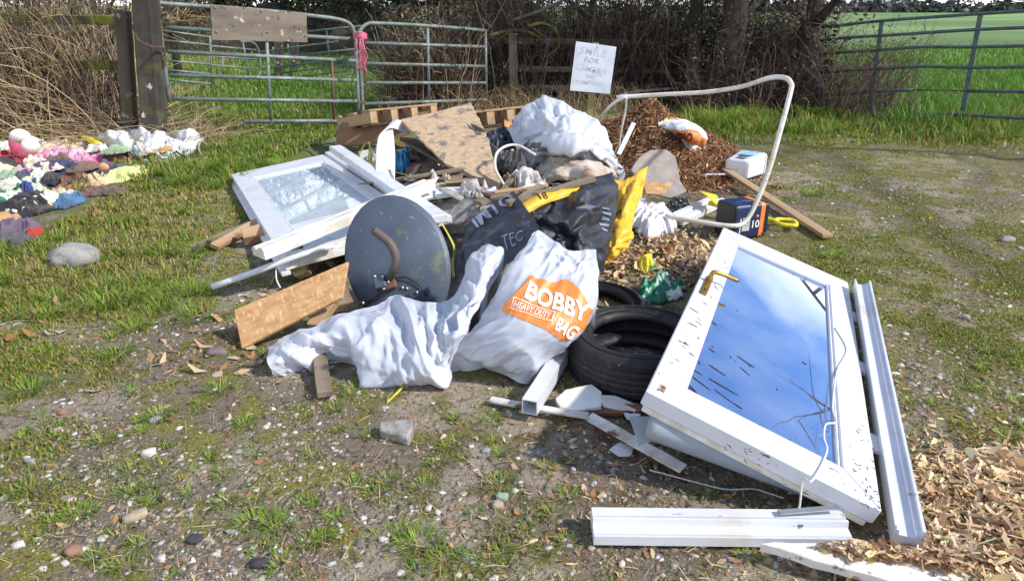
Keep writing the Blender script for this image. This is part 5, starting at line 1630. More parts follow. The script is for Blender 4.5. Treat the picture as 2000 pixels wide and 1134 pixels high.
mp_, _ = mound('debris_mound', -.12, 5.15, 1.15, 1.55, .30, mound_m, 'dark crumbled rubbish filling the gaps of the heap', 'debris', 2.0)
k = 2600
ii = rng.integers(5, 65, (k, 2))
pos = mp_[ii[:, 0], ii[:, 1]] + rng.normal(0, .02, (k, 3)); pos[:, 2] += .02
v, f, c = flakes_geo(pos, rng.uniform(.02, .12, k), pick([C(120, 96, 76), C(84, 70, 60), C(160, 138, 112), C(190, 180, 168), C(60, 54, 52), C(212, 206, 198)], k, rng), .35, .7, .6, .2)
tag(mk('debris_scraps', v, f, MATS['dead_leaf'], cols=c), 'splinters and scraps strewn through the heap', 'debris', kind='stuff')

bark_m = mat('bark_heap_base', C(104, 70, 48), C(70, 46, 36), 14, rough=.95, bump=.9, bscale=40, bdist=.03)
hp, hz = mound('bark_heap', 1.30, 6.6, .92, 1.15, .55, bark_m, 'heap of shredded brown bark mulch behind the paving slab', 'mulch', 6.0, 80, 1.05, .22)
k = 24000
ii = rng.integers(2, 78, (k, 2))
pos = hp[ii[:, 0], ii[:, 1]] + rng.normal(0, .014, (k, 3)); pos[:, 2] += rng.random(k) * .03
pos = pos[pos[:, 2] > .0]
k = len(pos)
v, f, c = flakes_geo(pos, rng.uniform(.015, .075, k), pick(BARK, k, rng, .3), .17, .55, .8, .4)
tag(mk('bark_shreds', v, f, MATS['dead_leaf'], cols=c), 'shredded orange brown bark covering the mulch heap', 'mulch', kind='stuff')

def scrap(name, label, cat, pts, th, m, **k):
    return tag(slab(name, [P(*q) for q in pts], th, m, **k), label, cat)

ply = mat('brown_plywood', C(156, 122, 92), C(122, 90, 66), 5, (.3, .7), rough=.85, stretch=(.2, 1, 1), bump=.3, bscale=20, dirt=(C(64, 50, 42), 5, .58, .72))
osbw = mat('weathered_board', C(206, 178, 142), C(180, 150, 116), 22, (.35, .65), rough=.88, bump=.3, bscale=45, dirt=(C(120, 112, 106), 9, .53, .62), dirt2=(C(96, 84, 74), 34, .60, .7))
scrap('plywood_sheet', 'brown plywood sheet standing on edge before the pallet', 'board', [(652, 237, .33), (848, 222, .36), (800, 262, .19), (720, 284, .08), (655, 283, .08)], .018, ply, jag=.004, seg=.06)
def pallet(a, b, depth, z, label, nb=3):
    t = thing('pallet', (a + b) / 2 * [1, 1, 0], label, 'pallet')
    ax = (b - a); L = np.linalg.norm(ax); ax = ax / L
    bk = np.array([-ax[1], ax[0], 0.0]); bk = bk / np.linalg.norm(bk) + np.array([0, 0, -.20]); bk = bk / np.linalg.norm(bk)
    up = np.cross(ax, bk)
    for i in range(5):
        o = bk * depth * i / 4
        beam('deck_board', a + o, b + o, .09, .02, dwood if i % 2 else bwood, t, up=up, wob=.0015)
    for i in range(nb):
        o = a + ax * (L * (.06 + .88 * i / (nb - 1))) - up * .066
        beam('stringer', o - bk * .04, o + bk * (depth + .04), .075, .11, bwood, t, up=up)
    for i in (0, 2, 4):
        o = bk * depth * i / 4 - up * .133
        beam('base_board', a + o, b + o, .09, .02, dwood, t, up=up, wob=.0015)
    return t
pallet(P(716, 217, .46), P(850, 204, .46), .7, .4, 'broken timber pallet on the far left of the heap', 4)
pallet(P(905, 222, .52), P(1040, 207, .55), .6, .4, 'pale timber pallet half hidden behind the white bulk bag', 4)
scrap('plywood_offcut', 'orange plywood offcut inside the pale pallet', 'board', [(985, 224, .48), (1030, 220, .48), (1028, 243, .40), (985, 250, .40)], .01, mat('orange_ply', C(204, 150, 94), C(176, 122, 76), 9, rough=.8), jag=.003, seg=.04)
scrap('weathered_board', 'large speckled fibreboard sheet sloping on top of the heap', 'board', [(788, 264, .44), (850, 246, .50), (922, 226, .56), (950, 262, .52), (980, 364, .34), (930, 345, .36), (868, 318, .40)], .02, osbw, jag=.004, seg=.05)
tag(beam('dark_plank', P(795, 272, .39), P(1015, 396, .33), .13, .025, dwood, roll=-.1, wob=.004), 'rotten dark plank under the speckled board edge', 'plank')
tag(beam('grey_plank', P(850, 345, .36), P(985, 385, .36), .09, .02, gwood, wob=.004), 'split grey plank lying against the dark rotten plank', 'plank')
tag(beam('dark_stick', P(892, 228, .57), P(945, 256, .55), .025, .02, dwood, wob=.002), 'thin dark stick lying on the speckled board', 'stick')
scrap('felt_offcut', 'speckled grey roofing felt beside the large board', 'felt', [(945, 262, .47), (968, 285, .46), (992, 320, .36), (982, 332, .32), (965, 335, .30)], .006, mat('grey_felt', C(128, 124, 120), C(92, 90, 88), 60, (.4, .6), rough=.95, bump=.6, bscale=120))
# white ribbed panel folded over
ribm = mat('ribbed_plastic', C(236, 236, 238), C(220, 220, 224), 5, rough=.4, dirt=(C(150, 140, 126), 20, .64, .74))
rp = [[P(733, 362, .31), P(770, 357, .31)], [P(734, 320, .37), P(771, 313, .38)], [P(736, 285, .44), P(769, 272, .46)], [P(743, 262, .49), P(766, 238, .54)], [P(765, 250, .52), P(785, 236, .56)], [P(795, 262, .45), P(815, 250, .47)]]
rows_ = []
for r in rp:
    t = np.linspace(0, 1, 29)[:, None]
    rows_.append(r[0] * (1 - t) + r[1] * t)
R_ = np.array([catmull(np.array(rows_)[:, j], 6) for j in range(29)]).transpose(1, 0, 2)
dd_ = np.gradient(R_, axis=0); d2_ = np.gradient(R_, axis=1)
nn_ = np.cross(dd_, d2_); nn_ /= np.linalg.norm(nn_, axis=2)[..., None]
R_ = R_ + nn_ * (.003 * ((np.arange(29) % 4) < 2))[None, :, None]
i_ = np.arange(R_.shape[0] * 29).reshape(-1, 29)
tag(mk('ribbed_panel', R_.reshape(-1, 3), np.stack([i_[:-1, :-1], i_[1:, :-1], i_[1:, 1:], i_[:-1, 1:]], -1).reshape(-1, 4), ribm, solid=.006), 'ribbed white plastic panel bent over behind the window', 'panel')
scrap('steel_plate', 'rust stained dark steel plate with a square cut corner', 'plate', [(797, 304, .28), (835, 300, .3), (858, 328, .28), (800, 345, .22), (790, 340, .22)], .006, mat('stained_steel', C(112, 100, 94), C(150, 112, 88), 7, (.4, .6), rough=.6, dirt=(C(56, 52, 52), 16, .56, .66)), jag=.001, seg=.05)
tag(lump('steel_plate_hole', P(812, 337, .245), (.05, .05, .01), MATS['black_hole'], 4, .2), 'dark hole in the rust stained plate', 'hole') if False else None
# blue bag
bluep = mat('blue_plastic', C(84, 168, 204), C(60, 130, 176), 9, rough=.35, bump=.4, bscale=30)
def crumple(name, label, cat, px, py, w, h, z, m, seed=0.0, yaw=0.0, base=0.0, amp=.45, n=44, parent=None, s=1.0, group=None, stretch=(1, 1)):
    """a heaped cloth or bag: w x h in photo pixels on the ground, z metres high"""
    c = P(px, py, base + z * .4)
    dist = np.linalg.norm(c - _E)
    W = w * dist / FOC / 2
    dep = h * dist / FOC / 2 / max(.28, math.sin(math.atan2(EYE - c[2], c[1]))) * .75
    X, Y = np.meshgrid(np.linspace(-1, 1, n), np.linspace(-1, 1, n), indexing='ij')
    # square to disc
    R = np.maximum(np.abs(X), np.abs(Y)); A = np.arctan2(Y, X)
    ol = 1 + .55 * (fbm(np.stack([np.cos(A) * 2.2 + seed, np.sin(A) * 2.2 + seed, 0 * A + seed], -1), 4) - .5) * 2
    x, y = R * np.cos(A) * ol, R * np.sin(A) * ol
    q = np.stack([x * W, y * dep, 0 * x], -1)
    cr = np.clip(crease(q, 1.0, (9.0 if W > .12 else 15.0) * s, seed, yaw * 3 + seed, .6), -.9, 1.1)
    pl = np.clip(1 - R ** 3.5, 0, 1) ** .6
    tq = fbm(q * 7 + seed, 2)
    zz = .72 * z * pl * (.4 + .8 * tq) + min(.05, z * .7) * amp * 2.4 * cr * np.clip(1.15 - R ** 3, 0, 1)
    zz += .004 * (vnoise(q * 60) - .5)
    cy, sy = math.cos(yaw), math.sin(yaw)
    wx, wy = x * W, y * dep
    G = np.stack([c[0] + wx * cy - wy * sy, c[1] + wx * sy + wy * cy, base + gz(c[0] + wx * cy - wy * sy, c[1] + wx * sy + wy * cy) + np.maximum(zz, 0) + .004], -1)
    i = np.arange(n * n).reshape(n, n)
    f = np.stack([i[:-1, :-1], i[1:, :-1], i[1:, 1:], i[:-1, 1:]], -1).reshape(-1, 4)
    SHEETS[name + str(seed)] = None
    o = mk(name, G.reshape(-1, 3), f, m, parent, smooth=True, solid=.004)
    return tag(o, label, cat, group) if label else o
crumple('blue_bag', 'torn bright blue plastic bag tucked behind the ribbed panel', 'bag', 788, 312, 46, 50, .14, bluep, 3.3, base=.2)
crumple('dark_bag', 'crumpled navy black plastic sheet between pallet and bulk bag', 'plastic', 975, 272, 80, 60, .1, mat('navy_plastic', C(52, 58, 76), C(38, 42, 54), 8, rough=.4, bump=.4), 7.1, base=.34)
crumple('dark_bag', 'black crumpled liner below the thin white hoop', 'plastic', 985, 330, 80, 50, .1, mat('black_plastic', C(42, 42, 44), C(30, 30, 32), 8, rough=.45, bump=.4), 8.4, base=.22)

# bulk bag
bulk = mat('bulk_bag_cloth', C(214, 216, 220), C(198, 201, 208), 3, (.4, .65), rough=.5, bump=.3, bscale=18, bdist=.012, dirt=(C(176, 152, 124), 4, .58, .74), dirt2=(C(110, 90, 74), 10, .64, .74))
bg = thing('bulk_bag', P(1100, 340, 0), 'big slumped white bulk bag crowning the heap', 'bag')
rows = [[(1012, 236, .46), (1030, 204, .62), (1068, 197, .68), (1112, 209, .66), (1150, 236, .58), (1186, 276, .46)],
        [(1000, 262, .44), (1040, 232, .60), (1082, 228, .64), (1128, 238, .62), (1162, 262, .54), (1200, 300, .38)],
        [(1010, 290, .36), (1045, 266, .50), (1090, 262, .56), (1135, 272, .54), (1172, 292, .45), (1214, 325, .26)],
        [(1024, 312, .28), (1056, 298, .38), (1098, 298, .42), (1142, 304, .41), (1180, 318, .32), (1222, 342, .16)],
        [(1040, 345, .16), (1070, 338, .22), (1110, 338, .24), (1150, 344, .22), (1190, 346, .16), (1214, 352, .08)]]
sheet('sack_top', rows, bulk, bg, 17, .055, 3.8, skirt=.05, seed=9.0, fold=.6, spread=.6)
bulkd = mat('stained_bulk_cloth', C(210, 200, 186), C(164, 140, 114), 5, (.35, .65), rough=.6, bump=.3, bscale=18, dirt=(C(120, 96, 74), 8, .54, .68))
sheet('folded_side', [[(1050, 330, .30), (1075, 312, .36), (1105, 312, .38), (1150, 318, .37), (1200, 330, .30)], [(1052, 350, .26), (1080, 336, .32), (1115, 334, .34), (1160, 342, .33), (1205, 342, .26)], [(1060, 362, .24), (1090, 356, .27), (1130, 354, .28), (1170, 352, .27), (1205, 350, .2)]], bulkd, bg, 10, .03, 6, seed=4.0, solid=.003)
sheet('flap', [[(992, 250, .46), (1012, 236, .50), (1034, 232, .54)], [(1000, 270, .43), (1018, 258, .47), (1036, 252, .5)], [(1010, 294, .38), (1020, 285, .41), (1030, 276, .44)]], bulk, bg, 8, .01, 6, seed=3.0, solid=.003)
crumple('net_scrap', 'grey green mesh scrap stuck on the bulk bag front', 'net', 1056, 288, 40, 18, .03, mat('grey_net', C(118, 128, 118), C(90, 98, 92), 30, rough=.8, bump=.6), 2.2, base=.44)
tag(tube('white_hoop', [P(985, 362, .34), P(968, 330, .42), P(970, 300, .50), P(990, 285, .53), (P(1015, 285, .53)), P(1045, 302, .50)], .009, upvc_cream, None, 8), 'thin white plastic hoop arching beside the speckled board', 'hoop')
# conduit arch
wp = [D(1300, 422, 4.42), D(1365, 433, 4.30), D(1425, 441, 4.22), D(1452, 435, 4.24), D(1474, 402, 4.27), D(1502, 332, 4.33), D(1526, 248, 4.40), D(1544, 180, 4.48), D(1545, 163, 4.52), D(1532, 152, 4.6), D(1500, 153, 4.75), D(1450, 169, 5.0), D(1380, 180, 5.2), D(1290, 185, 5.4), D(1205, 190, 5.55)]
tag(tube('pipe_arch', wp, .0155, upvc_cream, None, 10, 7), 'long cream plastic pipe bent into a tall loop over the tool box', 'pipe')
tag(tube('white_cable', [D(1222, 188, 5.5), D(1195, 205, 5.55), D(1170, 235, 5.65), D(1150, 275, 5.75), D(1138, 300, 5.8)], .013, upvc_cream, None, 8), 'cream hose curving from the pipe end onto the bulk bag', 'hose')
tag(tube('white_cable', [D(1224, 190, 5.5), D(1222, 215, 5.52), D(1214, 250, 5.55), D(1208, 290, 5.6)], .009, upvc_cream, None, 8), 'thin cream hose dropping straight from the pipe end', 'hose')
tag(beam('white_lath', P(1208, 302, .36), P(1238, 240, .56), .035, .012, upvc, roll=.3), 'white flat lath stuck upright beside the bark heap', 'lath')

# slab and bits on the right
pav = mat('paving_slab', C(172, 162, 152), C(148, 136, 128), 9, (.35, .65), rough=.92, bump=.35, bscale=60, dirt=(C(124, 104, 96), 6, .56, .7), dirt2=(C(206, 200, 192), 50, .64, .72))
scrap('paving_slab', 'worn stone slab propped on the bark heap', 'slab', [(1226, 338, .26), (1240, 315, .33), (1266, 297, .40), (1298, 292, .42), (1322, 303, .39), (1336, 345, .26), (1348, 370, .17), (1312, 388, .10), (1262, 372, .16)], .05, pav, jag=.003, seg=.05, bev=.005)
scrap('tan_board', 'small tan board offcut resting on the stone slab', 'board', [(1256, 355, .24), (1314, 358, .22), (1296, 380, .15), (1262, 378, .16)], .01, osb)
crumple('patterned_bag', 'white bag with pink print beside the yellow sack', 'bag', 1262, 415, 95, 80, .17, mat('pink_print_bag', C(240, 238, 240), C(232, 180, 192), 8, (.60, .66), rough=.45, bump=.3, bscale=20, dirt=(C(160, 146, 132), 9, .6, .74)), 5.5, base=.0, amp=.35)
crumple('striped_bag', 'small black bag with white streaks near the slab foot', 'bag', 1327, 400, 44, 40, .11, mat('streaked_plastic', C(36, 36, 38), C(214, 214, 214), 20, (.56, .62), rough=.4, stretch=(1, 5, 5), bump=.3), 6.6)
tag(beam('concrete_block', P(1284, 440, .04), P(1312, 432, .04), .09, .07, cc_, bev=.006), 'small grey concrete block beside the pink printed bag', 'block')
pr_ = thing('upvc_rail', P(1350, 430, 0), 'white upvc profile stub behind the black end of the box', 'frame')
beam('profile', P(1318, 438, .012), P(1402, 398, .02), .1, .06, upvc, pr_, prof=[(-y, z) for y, z in cr][::-1], bev=.001)
tag(beam('white_lath', P(1352, 341, .09), P(1442, 340, .07), .03, .012, upvc), 'short white lath lying on bark beside the plastic tub', 'lath')
tag(beam('pine_plank', P(1396, 318, .10), P(1617, 461, .025), .075, .025, bwood, bev=.003), 'long pale pine plank running out over the grass', 'plank')
tag(beam('timber_peg', P(1545, 436, .02), P(1555, 428, .03), .03, .02, bwood), 'short wooden peg against the long pine plank', 'peg')

def rbox(name, O, ax, ay, az, segs, parent, rad=.12, nseg=6):
    """rounded box: loops round the ax direction; segs = [(t0, t1, scale0, scale1, material)]"""
    O, ax, ay, az = map(np.asarray, (O, ax, ay, az))
    out = []
    th = []
    for q in range(4):
        for i in range(nseg):
            th.append(q * math.pi / 2 + i * math.pi / 2 / (nseg - 1))
    loop = []
    for t in th:
        c, s = math.cos(t), math.sin(t)
        loop.append((np.sign(round(c, 6)) * (.5 - rad) if abs(c) > 1e-6 else 0, 0))
    loop = []
    for q, (sx, sy) in enumerate(((1, 1), (-1, 1), (-1, -1), (1, -1))):
        for i in range(nseg):
            t = q * math.pi / 2 + i * math.pi / 2 / (nseg - 1)
            loop.append((sx * (.5 - rad) + rad * math.cos(t), sy * (.5 - rad) + rad * math.sin(t)))
    n = len(loop)
    for (nm, t0, t1, s0, s1, m, c0, c1) in segs:
        v, f = [], []
        st_ = [(t0, s0), (t1, s1)]
        if c0: st_ = [(t0, s0 * (1 - rad)), (t0 + .02, s0 * .985), (t0 + .05, s0)] + st_[1:]
        if c1: st_ = st_[:-1] + [(t1 - .05, s1), (t1 - .02, s1 * .985), (t1, s1 * (1 - rad))]
        for (t, s) in st_:
            for (a, b) in loop:
                v.append(O + ax * t + ay * (.5 + a * s) + az * (.5 + b * s))
        for k_ in range(len(st_) - 1):
            for i in range(n):
                j = (i + 1) % n
                f.append((k_ * n + i, k_ * n + j, k_ * n + n + j, k_ * n + n + i))
        f += [tuple(range(n))[::-1], tuple(range((len(st_) - 1) * n, len(st_) * n))]
        o = mk(nm, v, f, m, parent)
        bm = bmesh.new(); bm.from_mesh(o.data); bmesh.ops.recalc_face_normals(bm, faces=bm.faces); bm.to_mesh(o.data); bm.free()
        out.append(o)
    return out
# the blue tool box
O_ = P(1430, 471, .0); Lf = P(1384, 456, 0) - O_; Rt = P(1493, 462, 0) - O_
Rt = Rt / np.linalg.norm(Rt) * .265
Lf = np.array([-Rt[1], Rt[0], 0]); Lf = Lf / np.linalg.norm(Lf) * .195
zup = np.array([0, 0, .225])
nav = mat('navy_box', C(40, 50, 92), C(32, 40, 72), 6, rough=.4, dirt=(C(120, 120, 128), 30, .64, .74))
blk = mat('black_shell', C(34, 35, 40), C(26, 27, 30), 9, rough=.5, dirt=(C(84, 84, 84), 24, .64, .74))
org = mat('orange_band', C(238, 136, 70), rough=.45)
bxo = thing('tool_box', (O_ + Lf / 2 + Rt / 2) * [1, 1, 0], 'navy box with an orange band and black ends under the pipe', 'box')
rbox('x', O_ + [0, 0, .003], Rt, Lf, zup, [('end_cap', 0, .05, .985, .985, blk, True, False), ('body', .0501, .76, 1, 1, nav, False, False), ('band', .7601, .88, 1.012, 1.012, org, False, False), ('end_cap', .8801, 1.03, 1.0, 1.0, blk, False, True)], bxo, .1)
ex_, ez_ = Rt / np.linalg.norm(Rt), np.array([0, 0, 1.0])
def on_front(t, h, off=.0015):
    return O_ + Rt * t + zup * h + np.cross(ex_, ez_) * off
fm = frame((0, 0, 0), ex_, np.cross(ex_, ez_))
pw_ = mat('pale_label', C(206, 200, 180), C(150, 178, 190), 22, (.45, .55), rough=.5)
def label_rect(t0, t1, h0, h1, m, nm='label'):
    q = [on_front(t0, h0), on_front(t1, h0), on_front(t1, h1), on_front(t0, h1)]
    mk(nm, q, [(0, 1, 2, 3)], m, bxo)
label_rect(.24, .46, .26, .66, pw_)
label_rect(.17, .195, .2, .64, wprint, 'label_line')
for i in range(4):
    label_rect(.235, .47, .30 + i * .1, .308 + i * .1, nav, 'label_line')
Mt = fm.copy(); Mt.translation = Vector(on_front(.62, .42))
text_flat('lettering', '10', Mt @ Matrix.Rotation(math.pi / 2 * 0, 4, 'Z'), .07, wprint, bxo, .01)
Mt = fm.copy(); Mt.translation = Vector(on_front(.66, .64))
lump('badge', on_front(.66, .66, .001), (.022, .004, .022), org, 1, .05, ICO2, bxo)
Mt = frame(O_ + Rt * .5 + Lf * .45 + zup * 1.0 + [0, 0, .0045], ex_, (0, 0, 1))
text_flat('lettering', 'LLLLL', Mt, .05, mat('pale_blue_print', C(150, 164, 200), rough=.5), bxo)
# yellow spade
yel = mat('yellow_plastic', C(236, 222, 52), C(222, 204, 40), 8, rough=.4, dirt=(C(150, 136, 70), 22, .62, .74))
sp = thing('toy_spade', P(1500, 440, 0), 'yellow plastic spade lying behind the navy box', 'spade')
tube('shaft', [P(1385, 396, .10), P(1440, 412, .08), P(1500, 428, .05), P(1516, 433, .045)], .017, yel, sp, 10, 3)
g0 = P(1512, 432, .045); gx_ = P(1556, 436, .04) - g0; gx_ = gx_ / np.linalg.norm(gx_); gy_ = np.array([-gx_[1], gx_[0], 0])
tube('grip', [g0, g0 + gx_ * .03 + gy_ * .055, g0 + gx_ * .09 + gy_ * .065, g0 + gx_ * .135 + gy_ * .05, g0 + gx_ * .135 - gy_ * .05, g0 + gx_ * .09 - gy_ * .065, g0 + gx_ * .03 - gy_ * .055, g0], .015, yel, sp, 8, 5)
sheet('blade', [[(1364, 373, .15), (1372, 378, .16), (1380, 382, .16)], [(1378, 376, .15), (1388, 382, .145), (1390, 392, .14)], [(1398, 381, .14), (1402, 388, .13), (1398, 400, .11)]], yel, sp, 6, .0, solid=.004)
# tub
tubm = mat('white_tub', C(232, 236, 238), C(218, 226, 232), 4, rough=.3, dirt=(C(180, 186, 190), 12, .6, .8))
tb = thing('plastic_tub', P(1455, 345, 0), 'white plastic tub with a blue label lying on its side', 'tub')
T0 = P(1418, 340, .01); T1 = P(1470, 300, .01)
axl = np.array([.62, .78, 0]); axl = axl / np.linalg.norm(axl) * .36
ayl = np.array([-.78, .62, 0.0]) * -.25
azl = np.array([0, 0, .19])
To = P(1440, 352, .012) - np.array([.02, .0, 0])
tl_ = rbox('x', To - ayl * .5, axl, ayl, azl, [('tub_body', .0, .9, .84, 1, tubm, True, False), ('lid', .9005, 1.0, 1.06, 1.06, tubm, False, True)], tb, .16, 7)
lm = mat('blue_label', C(96, 182, 226), C(220, 236, 244), 26, (.48, .58), rough=.4)
tz_ = To + azl * .985 + [0, 0, .0045]
mk('label', [tz_ + axl * .45 - ayl * .26, tz_ + axl * .84 - ayl * .28, tz_ + axl * .84 + ayl * .28, tz_ + axl * .45 + ayl * .26], [(0, 1, 2, 3)], lm, tb)
mk('label', [tz_ + axl * .14 - ayl * .15, tz_ + axl * .3 - ayl * .1, tz_ + axl * .3 + ayl * .24, tz_ + axl * .12 + ayl * .2], [(0, 1, 2, 3)], mat('dark_label', C(70, 72, 92), C(190, 164, 130), 16, (.5, .6), rough=.4), tb)
# feed sack
fs = thing('feed_sack', P(1330, 290, 0), 'orange and white feed sack lying on the bark heap', 'sack')
fw = mat('sack_white', C(236, 236, 234), C(206, 206, 204), 7, (.5, .62), rough=.4, bump=.2, bscale=16, dirt=(C(96, 96, 88), 9, .60, .66))
sheet('sack', [[(1284, 240, .44), (1310, 231, .44), (1340, 236, .44), (1365, 246, .40), (1380, 262, .34)], [(1290, 247, .40), (1315, 243, .44), (1345, 250, .43), (1368, 262, .38), (1382, 272, .31)],
               [(1300, 254, .38), (1325, 258, .40), (1350, 266, .38), (1370, 274, .33), (1378, 280, .28)], [(1322, 266, .33), (1340, 274, .32), (1355, 280, .30), (1366, 284, .27), (1372, 286, .25)]], fw, fs, 9, .018, 6, skirt=.18, seed=1.5)
patch_on('orange_panel', 'sack', [(1316, 252), (1335, 256), (1358, 258), (1380, 274)], [(1326, 268), (1342, 275), (1358, 281), (1370, 285)], org, fs, 30, 12, .004)
text_on('lettering', 'FEDRO', 'sack', [(1323, 258), (1350, 263), (1351, 271), (1325, 266)], mat('black_print', (.02, .02, .02), rough=.5), fs, .03, .007)
patch_on('yellow_panel', 'sack', [(1296, 237), (1310, 232), (1325, 233)], [(1298, 240), (1312, 236), (1326, 237)], mat('yellow_print', C(240, 200, 70), rough=.4), fs, 16, 5, .004)
crumple('black_liner', 'black plastic liner scrap between bark heap and tub', 'plastic', 1402, 305, 42, 26, .05, MATS['black_plastic'], 4.4, base=.05)
# green packet
crumple('seed_packet', 'crumpled green and white packet beside the buried tyre', 'packet', 1290, 560, 75, 60, .09, mat('green_packet', C(44, 130, 96), C(226, 228, 222), 12, (.52, .57), rough=.35, bump=.3, bscale=24), 9.3, yaw=-.7, amp=.4)
crumple('packet_top', 'yellow and green packet corner poking up from the leaves', 'packet', 1264, 521, 40, 20, .06, mat('yellow_packet', C(232, 214, 60), C(70, 160, 110), 14, (.5, .58), rough=.35), 2.9)

# ---------------------------------------------------------------- membrane and yellow sack
memb = mat('black_membrane', C(50, 53, 62), C(38, 40, 48), 6, (.4, .6), rough=.34, rough2=.55, bump=.35, bscale=90, bstretch=(6, .6, 1), bdist=.004, dirt=(C(116, 112, 112), 8, .60, .74), dirt2=(C(150, 124, 110), 4, .66, .76))
bm_ = thing('damp_membrane', P(1000, 520, 0), 'black dimpled damp proof membrane draped over the heap front', 'membrane')
def fz(px, py): return (px, py, .31 + .00069 * (px - 905) - .00151 * (py - 445))
sheet('fold', [[fz(*q) for q in r_] for r_ in ([(908, 444), (942, 414), (974, 392), (1004, 374)], [(903, 472), (946, 446), (986, 424), (1028, 408)], [(898, 510), (942, 488), (988, 468), (1052, 446)], [(893, 548), (938, 534), (988, 520), (1046, 502)], [(884, 588), (932, 580), (985, 570), (1034, 560)])], memb, bm_, 13, .022, 4.5, seed=1.0, solid=.003, fold=.2, spread=.3)
sheet('drape', [[(1035, 404, .42), (1090, 376, .44), (1140, 354, .45), (1196, 337, .44)], [(1042, 418, .40), (1090, 402, .40), (1142, 384, .46), (1204, 370, .39)], [(1050, 440, .34), (1092, 432, .38), (1142, 422, .37), (1203, 422, .28)],
               [(1058, 472, .30), (1100, 466, .27), (1142, 466, .29), (1190, 482, .15)], [(1060, 515, .2), (1100, 515, .18), (1140, 520, .14), (1174, 532, .05)]], memb, bm_, 14, .03, 5.0, seed=7.0, solid=.003, fold=.2, spread=.5)
sheet('ground_sheet', [[(835, 432, .16), (875, 438, .17), (915, 445, .18)], [(850, 480, .12), (880, 490, .14), (915, 500, .16)], [(868, 540, .08), (885, 550, .09), (905, 560, .1)], [(880, 600, .03), (890, 605, .04), (905, 610, .05)]], memb, bm_, 9, .008, 8, seed=3.0, solid=.003)
gp = mat('grey_print', C(132, 142, 160), rough=.55)
text_on('lettering', 'IMTO', 'fold', [(912, 420), (996, 376), (1008, 392), (928, 440)], gp, bm_, .03, .004)
text_on('lettering', 'TEC', 'fold', [(984, 468), (1022, 450), (1026, 470), (986, 492)], gp, bm_, -.035 + .02, .004)
text_on('lettering', 'S', 'drape', [(1088, 455), (1108, 458), (1108, 470), (1088, 470)], gp, bm_, .02, .004)
for i in range(5):
    print_on('print_bar', 'drape', np.array([(1166 + i * 3, 403 + i * 10), (1188, 408 + i * 10), (1188, 412 + i * 10), (1168 + i * 3, 408 + i * 10)], float), [(0, 1, 2, 3)], gp, bm_, .0045)
ysk = mat('yellow_sack', C(238, 186, 52), C(226, 168, 40), 5, (.4, .65), rough=.45, bump=.3, bscale=18, dirt=(C(60, 48, 30), 26, .70, .73), dirt2=(C(196, 150, 70), 5, .6, .75))
ys_ = thing('yellow_sack', P(1210, 500, 0), 'yellow plastic sack hanging out beneath the black membrane', 'sack')
sheet('side', [[(1200, 352, .34), (1232, 345, .36), (1265, 325, .38)], [(1204, 400, .26), (1226, 392, .28), (1252, 384, .27)], [(1200, 440, .18), (1218, 436, .20), (1236, 428, .18)], [(1180, 482, .11), (1202, 480, .13), (1222, 470, .1)], [(1176, 520, .02), (1192, 512, .03), (1216, 486, .02)]], ysk, ys_, 13, .03, 8, seed=6.0, solid=.003, fold=1.4)
sheet('top_edge', [[(1018, 400, .44), (1058, 374, .47), (1105, 358, .48), (1146, 345, .48)], [(1024, 408, .43), (1062, 386, .46), (1108, 370, .47), (1146, 356, .47)], [(1032, 416, .41), (1068, 398, .43), (1108, 384, .44), (1146, 368, .45)]], ysk, ys_, 8, .008, 9, seed=2.0, solid=.003)
bp_ = MATS['black_print']
text_on('lettering', '(Services)', 'side', [(1207, 398), (1236, 352), (1241, 358), (1212, 404)], bp_, ys_, 0, .004)
text_on('lettering', '83', 'side', [(1200, 418), (1207, 405), (1213, 410), (1205, 424)], bp_, ys_, .02, .004)
text_on('lettering', '18', 'top_edge', [(1050, 384), (1066, 378), (1069, 389), (1054, 393)], bp_, ys_, .0, .004)
tag(tube('rusty_tie', [P(1188, 452, .17), P(1208, 452, .18), P(1230, 449, .17)], .006, MATS['rust'], None, 6, 4), 'dark rusty tie strapped across the yellow sack', 'tie')

# grey curved timber, foam block, scraps and straps
tag(beam('grey_plank', P(990, 398, .45), P(1160, 348, .50), .035, .03, gwood, wob=.003), 'slim grey timber lying along the membrane top', 'plank')
scrap('concrete_block', 'grey cast concrete chunk between the dish and membrane', 'concrete', [(846, 400, .27), (868, 385, .31), (905, 372, .36), (962, 388, .36), (938, 412, .32), (905, 432, .26), (862, 440, .22)], .12, cc_, jag=.004, seg=.05, bev=.008)
scrap('white_offcut', 'flat white plastic offcut on the rubble behind the rail', 'offcut', [(850, 368, .36), (905, 362, .38), (908, 374, .36), (850, 384, .34)], .02, upvc, jag=.002, seg=.04)
scrap('white_offcut', 'square white plastic piece beside the end of the cream rail', 'offcut', [(812, 372, .35), (848, 364, .36), (850, 384, .33), (822, 388, .33)], .02, upvc, jag=.002, seg=.04)
scrap('white_offcut', 'white upvc strip end pointing at the hollow offcut', 'offcut', [(790, 405, .32), (820, 396, .33), (862, 420, .29), (845, 430, .28)], .02, upvc)
scrap('brown_card', 'curved brown card under the yellow straps', 'card', [(800, 352, .34), (845, 338, .38), (905, 336, .39), (900, 352, .36), (835, 362, .34)], .006, mat('brown_card', C(150, 118, 92), C(124, 96, 76), 6, rough=.9), jag=.003, seg=.04)
tag(beam('grey_plank', P(795, 348, .37), P(905, 330, .41), .06, .015, gwood, wob=.002), 'pale grey batten above the curved brown card', 'plank')
tag(beam('brown_batten', P(835, 390, .3), P(880, 388, .31), .03, .025, dwood), 'short brown batten among the white offcuts', 'batten')
strap = mat('yellow_strap', C(214, 206, 70), C(190, 180, 60), 12, rough=.5)
